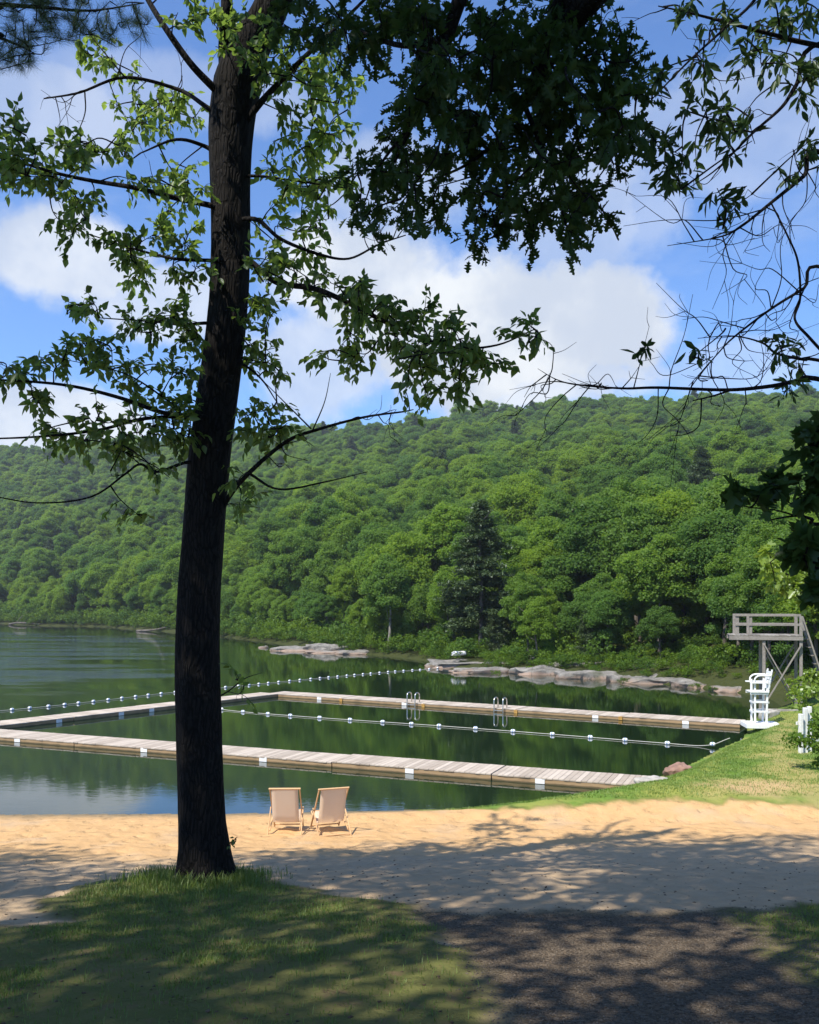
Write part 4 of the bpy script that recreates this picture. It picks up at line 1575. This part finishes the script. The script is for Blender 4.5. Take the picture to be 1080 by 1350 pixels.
mainbranch([(285, 690), (302, 655), (330, 622), (378, 582), (420, 566), (480, 550), (530, 543), (545, 540)], 9.6, .035, .005, bare=11, bl=.45, frm=.35, blobs=[(315, 620, 12, 16, 2, 10.4), (318, 665, 18, 14, 3, 10.4)],
           extra=[([(330, 625), (368, 645), (430, 635), (485, 622)], 10.3, 9.8, .018, .004), ([(412, 568), (428, 530), (436, 492)], 10, 9.9, .010, .003), ([(410, 565), (380, 535), (345, 500)], 10, 10.2, .010, .004)])
mainbranch([(295, 470), (320, 480), (345, 500), (365, 530)], 10.3, .022, .006, blobs=[(345, 475, 28, 40, 10, 10.4), (345, 555, 34, 28, 12, 10.3), (340, 415, 28, 30, 8, 10.4), (372, 568, 18, 12, 3, 10.2)])
mainbranch([(275, 925), (300, 912), (322, 895), (345, 887)], 10.5, .012, .003, blobs=[(318, 905, 22, 12, 2, 10.5, 7)], bare=1, bl=.2)
mainbranch([(285, 1122), (305, 1110), (313, 1103)], 10.4, .008, .003, blobs=[(306, 1112, 8, 10, 2, 10.4, 5, .1, .05)], size=.06)

def add_crown(root, lobes_c, w, h, base, seed, leaf=.19, per=420, nl=44, mat='leaf_oak'):
    me_ = broad_crown(h, w, base, nl, per, leaf, seed, 'crown')
    v = np.empty(len(me_.vertices) * 3, np.float32)
    me_.vertices.foreach_get('co', v)
    v = v.reshape(-1, 3) + np.array(lobes_c, np.float32)
    me_.vertices.foreach_set('co', v.ravel())
    link('crown', me_, M[mat], root)
add_crown(root, (-2.6, 5.4, 0), 6.5, 19.5, 13.4, 601, .2, 90, 34, 'leaf_main')
settle(root)

leafy_bright = False
# --- oak overhead, trunk behind the photographer's right shoulder
root = tree_root('oak_tree', 4.6, -1.5, 'oak whose dark lobed leaves hang across the top centre of the view')
mb = MB()
ot = [(4.6, -1.5, tz(4.6, -1.5) - .3), (4.6, -1.4, 5.5), (4.4, -1.0, 8.2), (4.0, -.2, 10.5), (3.6, .2, 13.5), (3.3, .4, 17)]
mb.tube(smooth_line(ot, 5), np.linspace(.42, .08, 26), 14)
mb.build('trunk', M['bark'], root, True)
def oakbranch(pts3, pxs, d0, d1, r0, r1, blobs, extra=()):
    ln = smooth_line(list(pts3) + [at(x, y, d0 + (d1 - d0) * i / (len(pxs) - 1)) for i, (x, y) in enumerate(pxs)], 6)
    b = Branch(ln, r0, r1)
    for e in extra:
        b.extra(pxline(e[0], e[1], e[2]), e[3], e[4])
    for q in blobs:
        q = (q[0], q[1], q[2], q[3], max(2, int(q[4] * .60)), *q[5:])
        b.blob(*q, dd=.55, leafdroop=.45)
    b.build(root, OAKL, .125, 'leaf_oak')
oakbranch([(4.4, -1.0, 8.2), (3.6, 2.0, 9.8)], [(800, -25), (770, -3), (738, 2), (728, 40), (712, 85), (690, 135), (660, 185), (640, 230)], 6.6, 8.0, .12, .012,
          [(740, 60, 55, 50, 26, 7.3, 18, .3), (800, 70, 50, 45, 22, 7.2, 18, .3), (825, 140, 40, 40, 16, 7.2, 18, .3), (760, 140, 55, 50, 28, 7.5, 18, .3), (770, 220, 45, 50, 22, 7.6, 18, .3),
           (760, 290, 38, 36, 15, 7.6, 18, .28), (700, 200, 50, 55, 28, 7.7, 18, .3), (700, 280, 50, 36, 18, 7.7, 18, .28), (640, 290, 50, 30, 17, 7.9, 18, .28), (865, 165, 20, 20, 4, 7.2, 14, .25), (690, 110, 40, 40, 16, 7.5, 18, .3)],
          [([(712, 85), (760, 130), (800, 170)], 7.2, 7.4, .03, .008), ([(690, 135), (720, 210), (745, 290)], 7.5, 7.6, .025, .006), ([(660, 185), (610, 220), (560, 240)], 7.8, 8.0, .02, .006), ([(660, 190), (665, 250), (650, 300)], 7.8, 7.8, .018, .006)])
oakbranch([(4.0, -.2, 10.5), (2.4, 2.5, 10.4), (1.2, 4.6, 10.2)], [(640, -60), (610, -10), (590, 50), (570, 110), (545, 160), (520, 215)], 7.3, 8.3, .12, .012,
          [(600, 40, 70, 55, 34, 7.8, 18, .3), (530, 40, 60, 50, 30, 8.0, 18, .3), (470, 30, 55, 40, 20, 8.2, 18, .3), (600, 130, 55, 50, 30, 7.9, 18, .3), (540, 130, 50, 45, 22, 8.1, 18, .3), (650, 90, 45, 55, 24, 7.7, 18, .3),
           (620, 210, 55, 45, 24, 7.9, 18, .3), (550, 215, 55, 40, 21, 8.2, 18, .3), (500, 245, 50, 40, 18, 8.4, 18, .28), (480, 285, 30, 20, 6, 8.4, 16, .25), (400, 20, 45, 30, 12, 8.4, 18, .3), (570, 280, 45, 25, 10, 8.1, 16, .28), (690, 40, 45, 40, 18, 7.6, 18, .3)],
          [([(590, 50), (530, 60), (470, 40), (410, 20)], 7.6, 8.2, .03, .008), ([(570, 110), (610, 170), (630, 230)], 7.8, 7.9, .022, .006), ([(545, 160), (500, 220), (480, 270)], 8.0, 8.4, .018, .005)])
add_crown(root, (.8, 1.8, 0), 10, 18.5, 11.5, 602, .2, 125, 64)
settle(root)

# --- tree reaching in from the right
root = tree_root('hickory_tree', 6.6, 9.2, 'tree off the right edge whose bare twigs and pointed leaves reach into the sky')
mb = MB()
mb.tube(smooth_line([(6.6, 9.2, tz(6.6, 9.2) - .3), (6.5, 9.2, 4), (6.3, 9.2, 7), (6.2, 9.0, 10), (6.0, 8.8, 14)], 5), np.linspace(.26, .06, 21), 12)
mb.build('trunk', M['bark'], root, True)
def rb(start, pxs, d0, d1, r0, r1, blobs=(), bare=0, bl=.6, extra=()):
    ln = smooth_line([np.array(start)] + [at(x, y, d0 + (d1 - d0) * i / (len(pxs) - 1)) for i, (x, y) in enumerate(pxs)], 6)
    b = Branch(ln, r0, r1)
    for e in extra:
        b.extra(pxline(e[0], e[1], e[2]), e[3], e[4])
    if bare:
        b.bare(bare, bl)
    for q in blobs:
        q = (*q[:4], max(2, int(q[4] * .78)), *q[5:])
        b.blob(*q)
    b.build(root, LANCE, .135, 'leaf_right')
rb((6.2, 9.0, 10), [(1090, 62), (1020, 46), (960, 30), (905, 16), (868, 8)], 9.0, 8.4, .03, .005, [(900, 18, 26, 16, 5, 8.5, 12, .25), (955, 22, 28, 20, 6, 8.6, 12, .25), (1015, 20, 40, 22, 9, 8.8, 12, .25), (1065, 30, 25, 30, 8, 9, 12, .25)], 2, .5)
rb((6.2, 9.0, 10.3), [(1090, 55), (1050, 112), (1031, 141), (992, 176), (946, 222), (911, 246)], 9.0, 8.6, .03, .004,
   [(985, 60, 30, 20, 6, 8.7, 12, .25), (1000, 100, 36, 20, 6, 8.8, 12, .25), (1060, 120, 22, 24, 6, 8.9, 12, .25), (950, 160, 34, 26, 10, 8.7, 13, .26), (920, 145, 22, 16, 4, 8.6, 12, .25), (905, 200, 22, 16, 5, 8.6, 12, .22), (870, 215, 20, 22, 6, 8.5, 13, .22),
    (880, 245, 20, 12, 4, 8.5, 12, .2), (975, 185, 25, 14, 4, 8.7, 12, .25), (1070, 80, 20, 30, 6, 9, 12, .25)], 2, .5)
rb((6.1, 8.9, 12), [(1010, -40), (995, 0), (955, 38), (911, 78), (870, 120), (841, 151)], 8.6, 8.0, .022, .004, [(915, 95, 26, 16, 6, 8.2, 12, .25), (860, 110, 22, 20, 5, 8.1, 12, .22), (862, 175, 18, 14, 4, 8.1, 12, .22), (838, 120, 14, 26, 4, 8.1, 12, .22)], 4, .5)
rb((6.3, 9.2, 8.4), [(1092, 203), (1060, 232), (1017, 267), (975, 300), (946, 313), (880, 324)], 9.0, 8.5, .03, .003, [(970, 258, 32, 16, 6, 8.6, 12, .24), (1065, 200, 20, 18, 4, 8.9, 12, .24), (1050, 235, 24, 10, 3, 8.8, 12, .24)], 20, .8,
   [([(1017, 268), (1038, 310), (1052, 345), (1055, 393), (1048, 421), (1068, 446), (1095, 475)], 8.8, 9.0, .008, .016), ([(1010, 275), (950, 290), (880, 290), (822, 298)], 8.7, 8.3, .007, .002)])
rb((6.4, 9.2, 7.2), [(1095, 355), (1060, 380), (1017, 407), (967, 445), (943, 470), (908, 509)], 9.0, 8.5, .022, .003, [], 20, .8)
rb((6.45, 9.2, 6.4), [(1095, 503), (1050, 503), (1017, 509), (960, 514), (869, 511), (820, 512), (760, 507), (733, 500), (709, 486)], 9.0, 8.2, .03, .002, [(1040, 500, 22, 26, 6, 8.9, 12, .2)], 20, .6,
   [([(965, 514), (940, 522), (914, 528)], 8.6, 8.5, .012, .006), ([(868, 511), (866, 550), (850, 577), (828, 590)], 8.4, 8.3, .006, .002), ([(925, 526), (922, 560), (905, 572), (884, 575)], 8.5, 8.4, .008, .003)])
rb((6.42, 9.2, 6.7), [(1095, 478), (1060, 474), (1024, 466), (1005, 452), (967, 443), (920, 446)], 9.0, 8.5, .022, .003, [(845, 458, 12, 8, 2, 8.4, 8, .12, .05), (1040, 462, 20, 14, 4, 8.8, 12, .2), (925, 470, 14, 6, 1, 8.5, 6, .15)], 9, .6,
   [([(940, 470), (880, 495), (860, 480), (848, 462)], 8.5, 8.4, .005, .002)])
add_crown(root, (6.4, 5.6, 0), 6.0, 16.5, 11.0, 603, .2, 80, 30, 'leaf_right')
settle(root)

# --- dark maple low on the right
root = tree_root('maple_tree', 4.75, 6.6, 'maple off the right edge with dark broad leaves low over the view')
mb = MB()
mb.tube(smooth_line([(4.75, 6.6, tz(4.75, 6.6) - .3), (4.7, 6.6, 3.5), (4.8, 6.5, 6), (4.7, 6.3, 9), (4.6, 6.0, 12)], 5), np.linspace(.16, .04, 21), 12)
mb.build('trunk', M['bark'], root, True)
def mbr(start, pxs, d0, d1, r0, r1, blobs, extra=()):
    ln = smooth_line([np.array(start)] + [at(x, y, d0 + (d1 - d0) * i / (len(pxs) - 1)) for i, (x, y) in enumerate(pxs)], 6)
    b = Branch(ln, r0, r1)
    for e in extra:
        b.extra(pxline(e[0], e[1], e[2]), e[3], e[4])
    for q in blobs:
        b.blob(*q)
    b.build(root, MAPLE, .155, 'leaf_maple')
mbr((4.75, 6.6, 5.4), [(1095, 690), (1070, 684), (1050, 680), (1011, 686)], 7.4, 7.3, .022, .006, [(1012, 638, 26, 16, 6, 7.3, 9, .15, .15), (1055, 652, 20, 14, 4, 7.3, 8, .14, .15), (962, 652, 18, 8, 3, 7.3, 7, .12, .15)],
    [([(1050, 680), (1020, 672), (985, 668), (963, 656)], 7.3, 7.3, .008, .003), ([(1062, 682), (1040, 662), (1022, 650)], 7.3, 7.3, .008, .003)])
mbr((4.75, 6.6, 5.9), [(1110, 600), (1092, 585), (1074, 575)], 7.3, 7.2, .015, .004, [(1076, 585, 14, 30, 6, 7.2, 10, .15, .2), (1080, 615, 12, 14, 3, 7.2, 9, .15, .2)])
mbr((4.75, 6.6, 4.9), [(1120, 760), (1092, 750), (1066, 748)], 7.1, 7.0, .018, .004, [(1072, 728, 20, 22, 8, 7.0, 10, .15, .2), (1080, 762, 10, 14, 4, 7.0, 10, .12, .15)])
add_crown(root, (5.0, 5.6, 0), 5.5, 12.5, 7.5, 604, .18, 130, 24, 'leaf_maple')
settle(root)

# --- sunlit young maple farther back on the right
root = tree_root('maple_sapling', 9.6, 17.3, 'young sunlit maple with bright yellow-green leaves behind the dark branches at the right')
mb = MB()
mb.tube(smooth_line([(9.6, 17.3, tz(9.6, 17.3) - .2), (9.5, 17.3, 2.5), (9.4, 17.2, 5), (9.3, 17.2, 8)], 5), np.linspace(.11, .03, 16), 10)
mb.build('trunk', M['bark'], root, True)
b = Branch(smooth_line([np.array([9.5, 17.3, 3.2]), at(1090, 790, 17), at(1050, 765, 16.8), at(1015, 742, 16.6)], 6), .035, .008)
b.extra(pxline([(1095, 720), (1080, 705), (1070, 700)], 17, 16.8), .02, .006)
for q in [(1016, 742, 14, 14, 4, 16.6, 16, .3), (1032, 768, 20, 16, 8, 16.7, 16, .3), (1056, 798, 12, 12, 3, 16.8, 14, .2), (1075, 705, 14, 14, 5, 16.9, 16, .3), (1075, 765, 20, 22, 8, 17, 16, .3)]:
    b.blob(*q)
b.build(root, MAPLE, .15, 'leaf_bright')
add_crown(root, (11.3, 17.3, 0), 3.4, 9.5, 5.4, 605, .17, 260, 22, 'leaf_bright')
settle(root)

# --- pine at the upper left
root = tree_root('white_pine_tree', -6.6, 7.6, 'pine off the left edge whose dark needle sprays fill the top left corner')
mb = MB()
mb.tube(smooth_line([(-6.6, 7.6, tz(-6.6, 7.6) - .3), (-6.6, 7.6, 5), (-6.5, 7.6, 10), (-6.4, 7.6, 16)], 5), np.linspace(.28, .06, 16), 12)
mb.build('trunk', M['bark'], root, True)
def pine_branch(start, pxs, d0, d1, r0, tufts):
    ln = smooth_line([np.array(start)] + [at(x, y, d0 + (d1 - d0) * i / (len(pxs) - 1)) for i, (x, y) in enumerate(pxs)], 6)
    b = Branch(ln, r0, .004)
    V, Fc = [], []
    cnt = 0
    for (px, py, rx, ry, n_) in tufts:
        for k in range(n_):
            c = at(px + rng.uniform(-rx, rx), py + rng.uniform(-ry, ry), d0 + rng.normal() * .4)
            pts_ = np.concatenate(b.sk)
            a = pts_[np.argmin(np.linalg.norm(pts_ - c, axis=1))]
            tw = smooth_line([a, (a + c) / 2 + rng.normal(size=3) * .03, c], 5)
            b.mb.tube(tw, np.linspace(.005, .002, len(tw)), 4)
            b.sk.append(tw[2:])
            ax = (c - a) / (np.linalg.norm(c - a) + 1e-6)
            m = 110
            bp = tw[rng.integers(len(tw) // 2, len(tw), m)] + rng.normal(size=(m, 3)) * .012
            dv = ax * .8 + rng.normal(size=(m, 3)) * .55
            dv /= np.linalg.norm(dv, axis=1)[:, None]
            L = rng.uniform(.07, .125, m)[:, None]
            sd_ = np.cross(dv, rng.normal(size=(m, 3)))
            sd_ /= np.linalg.norm(sd_, axis=1)[:, None]
            v = np.stack([bp - sd_ * .0011, bp + sd_ * .0011, bp + dv * L], 1).reshape(-1, 3)
            V.append(v)
            Fc.append(np.arange(3 * m).reshape(m, 3) + cnt)
            cnt += 3 * m
    o = b.mb.build('branch', M['bark'], root, True)
    link('needles', raw_mesh('needles', np.concatenate(V), np.concatenate(Fc)), M['needle'], o)
pine_branch((-6.5, 7.6, 10.2), [(-40, 5), (0, 6), (60, 10), (120, 14), (190, 4)], 7.6, 7.4, .03, [(30, 20, 40, 25, 24), (110, 25, 60, 24, 30), (165, 30, 30, 24, 14), (60, -10, 60, 15, 14)])
pine_branch((-6.5, 7.6, 9.8), [(-40, 40), (0, 50), (25, 60), (45, 70)], 7.5, 7.4, .022, [(18, 70, 28, 22, 20), (80, 45, 40, 14, 12), (10, 45, 20, 20, 10)])
add_crown(root, (-7.6, 6.2, 0), 5.0, 16.5, 11.5, 606, .2, 90, 24, 'needle')
settle(root)

# --- trees behind and beside the viewpoint that shade the foreground
def shade_tree(x, y, w, h, base, seed, label, off=(0, 0)):
    root = tree_root('forest_tree', x, y, label)
    root['group'] = 'shade trees out of the picture'
    z = tz(x, y)
    mb = MB()
    mb.tube(smooth_line([(x, y, z - .3), (x + .1, y, z + 4), (x + off[0] * .5, y + off[1] * .5, z + 8), (x + off[0], y + off[1], z + h * .85)], 5), np.linspace(.3, .05, 16), 12)
    mb.build('trunk', M['bark'], root, True)
    add_crown(root, (x + off[0], y + off[1], z), w, h, base, seed, .21, 90, 54)
    settle(root)
SHADE = [(-8.5, 3.5, 9, 17.5, 8.0, 701), (-10.8, -2.7, 9.4, 18, 8.3, 702), (-4.0, -4.5, 9, 17, 8, 703), (-1.2, -7.0, 9, 16, 8, 704), (-14, 4.5, 9, 17, 6, 705), (8.5, 2.0, 8, 15, 7, 706), (-4.5, -.6, 8.5, 14, 7.2, 708, (2.2, 2.2)), (-6.2, .6, 7.5, 17, 10, 709, (2.0, 3.6))]
for k, (x, y, w, h, base, sd_, *off_) in enumerate(SHADE):
    shade_tree(x, y, w, h, base, sd_, 'tall leafy tree out of the picture whose shade falls on the lawn and beach', *off_)

# ------------------------------------------------------------------ grass, gravel and litter
def terrain_mesh_z(x, y):
    """height of the lumpy ground mesh, by bilinear lookup in the polar grid"""
    r = np.hypot(x, y)
    a = np.arctan2(x, y)
    ri = np.interp(r, fr, np.arange(len(fr)))
    ai = np.interp(a, fa, np.arange(len(fa)))
    r0, a0 = np.floor(ri).astype(int).clip(0, len(fr) - 2), np.floor(ai).astype(int).clip(0, len(fa) - 2)
    u, w = ri - r0, ai - a0
    return GZ[r0, a0] * (1 - u) * (1 - w) + GZ[r0 + 1, a0] * u * (1 - w) + GZ[r0, a0 + 1] * (1 - u) * w + GZ[r0 + 1, a0 + 1] * u * w

def grass(name, x, y, hgt, wid, mat, label):
    n = len(x)
    z = terrain_mesh_z(x, y)
    a = rng.uniform(0, 6.28, n)
    lean = rng.uniform(.1, .9, n)
    h = hgt * rng.uniform(.4, 1.25, n)
    b = np.stack([x, y, z - .005], 1)
    side = np.stack([np.cos(a), np.sin(a), np.zeros(n)], 1) * (wid / 2)
    ln = np.stack([-np.sin(a) * lean * h, np.cos(a) * lean * h, np.zeros(n)], 1)
    up = np.stack([np.zeros(n), np.zeros(n), h], 1)
    v = np.stack([b - side, b + side, b + side * .7 + up * .6 + ln * .35, b - side * .7 + up * .6 + ln * .35, b + up + ln], 1).reshape(-1, 3)
    base = np.arange(n)[:, None] * 5
    q = np.concatenate([base + np.array([0, 1, 2]), base + np.array([0, 2, 3]), base + np.array([3, 2, 4])])
    me_ = raw_mesh(name, v, q)
    tag(link(name, me_, M[mat]), label, 'grass', None, 'stuff')

N = 420000
x = rng.uniform(-9, 5.5, N)
y = 4.2 + rng.random(N) ** 1.2 * 8.5
e = fbm2(x * 2.3, y * 2.3, 5, 4)
dens = np.maximum(sstep(.1, -.35, poly_sd(LAWN, x, y) + e * .28), sstep(.1, -.4, poly_sd(LAWN2, x, y) + e * .3) * .8)
patchy = .12 + .88 * sstep(-.15, .2, fbm2(x * 1.1, y * 1.1, 21, 3) + .35 * (y - 8) / 3)
vis = np.abs(x / y) < .53
sel = (rng.random(N) < dens * patchy * .6) & vis
tall = np.where(np.hypot(x + 2.5, y - 10.4) < 1.3, 1.5, 1.0)[sel]
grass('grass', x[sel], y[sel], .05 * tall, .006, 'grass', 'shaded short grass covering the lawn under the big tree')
n = 2600
a = rng.uniform(0, 6.28, n)
r_ = .42 + np.abs(rng.normal(size=n)) * .28
grass('tall_grass', -2.55 + np.cos(a) * r_, 10.75 + np.sin(a) * r_, .13, .009, 'grass', 'taller grass tufts round the foot of the big trunk')
N = 480000
x = rng.uniform(.3, 19, N)
y = rng.uniform(19.2, 40, N)
e = fbm2(x * 2.3, y * 2.3, 5, 4)
pc = np.interp(y, [18, 21, 24, 28, 33, 38], [8.6, 9.4, 10.2, 11.9, 14.5, 18])
pth = sstep(.0, 1.1, np.abs(x - pc) + e * .9)
pth = np.minimum(pth, sstep(.35, 1.25, np.hypot((x - 8.0) / 1.8, (y - 20.0) / 1.0) + e * .5))
sel = (rng.random(N) < sstep(.1, -.25, poly_sd(BANK, x, y) + e * .35) * (.3 + .7 * pth) * .9) & (terrain(x, y) > .04) & (x / y < .5)
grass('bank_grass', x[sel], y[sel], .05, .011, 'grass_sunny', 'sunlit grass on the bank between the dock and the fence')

ico = np.array([(1, 0, 0), (-1, 0, 0), (0, 1, 0), (0, -1, 0), (0, 0, 1), (0, 0, -1)], float)
icf = np.array([(0, 2, 4), (2, 1, 4), (1, 3, 4), (3, 0, 4), (2, 0, 5), (1, 2, 5), (3, 1, 5), (0, 3, 5)])
def pebbles(name, x, y, smin, smax, mat, label, flat=.6, cat='gravel'):
    n = len(x)
    z = terrain_mesh_z(x, y)
    s = rng.uniform(smin, smax, n)
    a = rng.uniform(0, 6.28, n)
    v = ico[None] * s[:, None, None] * rng.uniform(.6, 1.2, (n, 6, 1)) * np.array([1, .75, flat])
    c, sn = np.cos(a)[:, None], np.sin(a)[:, None]
    v = np.stack([v[..., 0] * c - v[..., 1] * sn, v[..., 0] * sn + v[..., 1] * c, v[..., 2]], -1) + np.stack([x, y, z + s * .15], 1)[:, None]
    f = (icf[None] + (np.arange(n) * 6)[:, None, None]).reshape(-1, 3)
    tag(link(name, raw_mesh(name, v.reshape(-1, 3), f), M[mat]), label, cat, None, 'stuff')
N = 42000
x = rng.uniform(-1, 6, N)
y = rng.uniform(4.3, 9.6, N)
sel = (poly_sd(GRAV, x, y) < rng.normal(size=N) * .12) & (poly_sd(LAWN, x, y) > -.25) & (np.abs(x / y) < .53)
pebbles('gravel', x[sel], y[sel], .004, .013, 'stone', 'loose dark gravel stones covering the path')
N = 2600
x = rng.uniform(-8, 8, N)
y = rng.uniform(5, 16, N)
sel = rng.random(N) < sstep(16, 9, y)
pebbles('leaf_litter', x[sel], y[sel], .007, .026, 'litter', 'dry leaves and twigs scattered over sand and path', .3, 'litter')

# ------------------------------------------------------------------ summer air over the lake and hill
hz = MB()
hz.box((0, 0, 40), (2000, 2000, 190))
hm_ = bpy.data.materials.new('summer_air')
hm_.use_nodes = True
t = NT(hm_.node_tree)
t.n.clear()
ho = t.new('ShaderNodeOutputMaterial')
pv = t.new('ShaderNodeVolumePrincipled')
pv.inputs['Color'].default_value = (.86, .92, 1.0, 1)
pv.inputs['Density'].default_value = .00026
pv.inputs['Anisotropy'].default_value = .2
t.l.new(pv.outputs[0], ho.inputs['Volume'])
tag(hz.build('haze', hm_), 'thin pale summer haze over the lake and hill', 'haze', None, 'stuff')
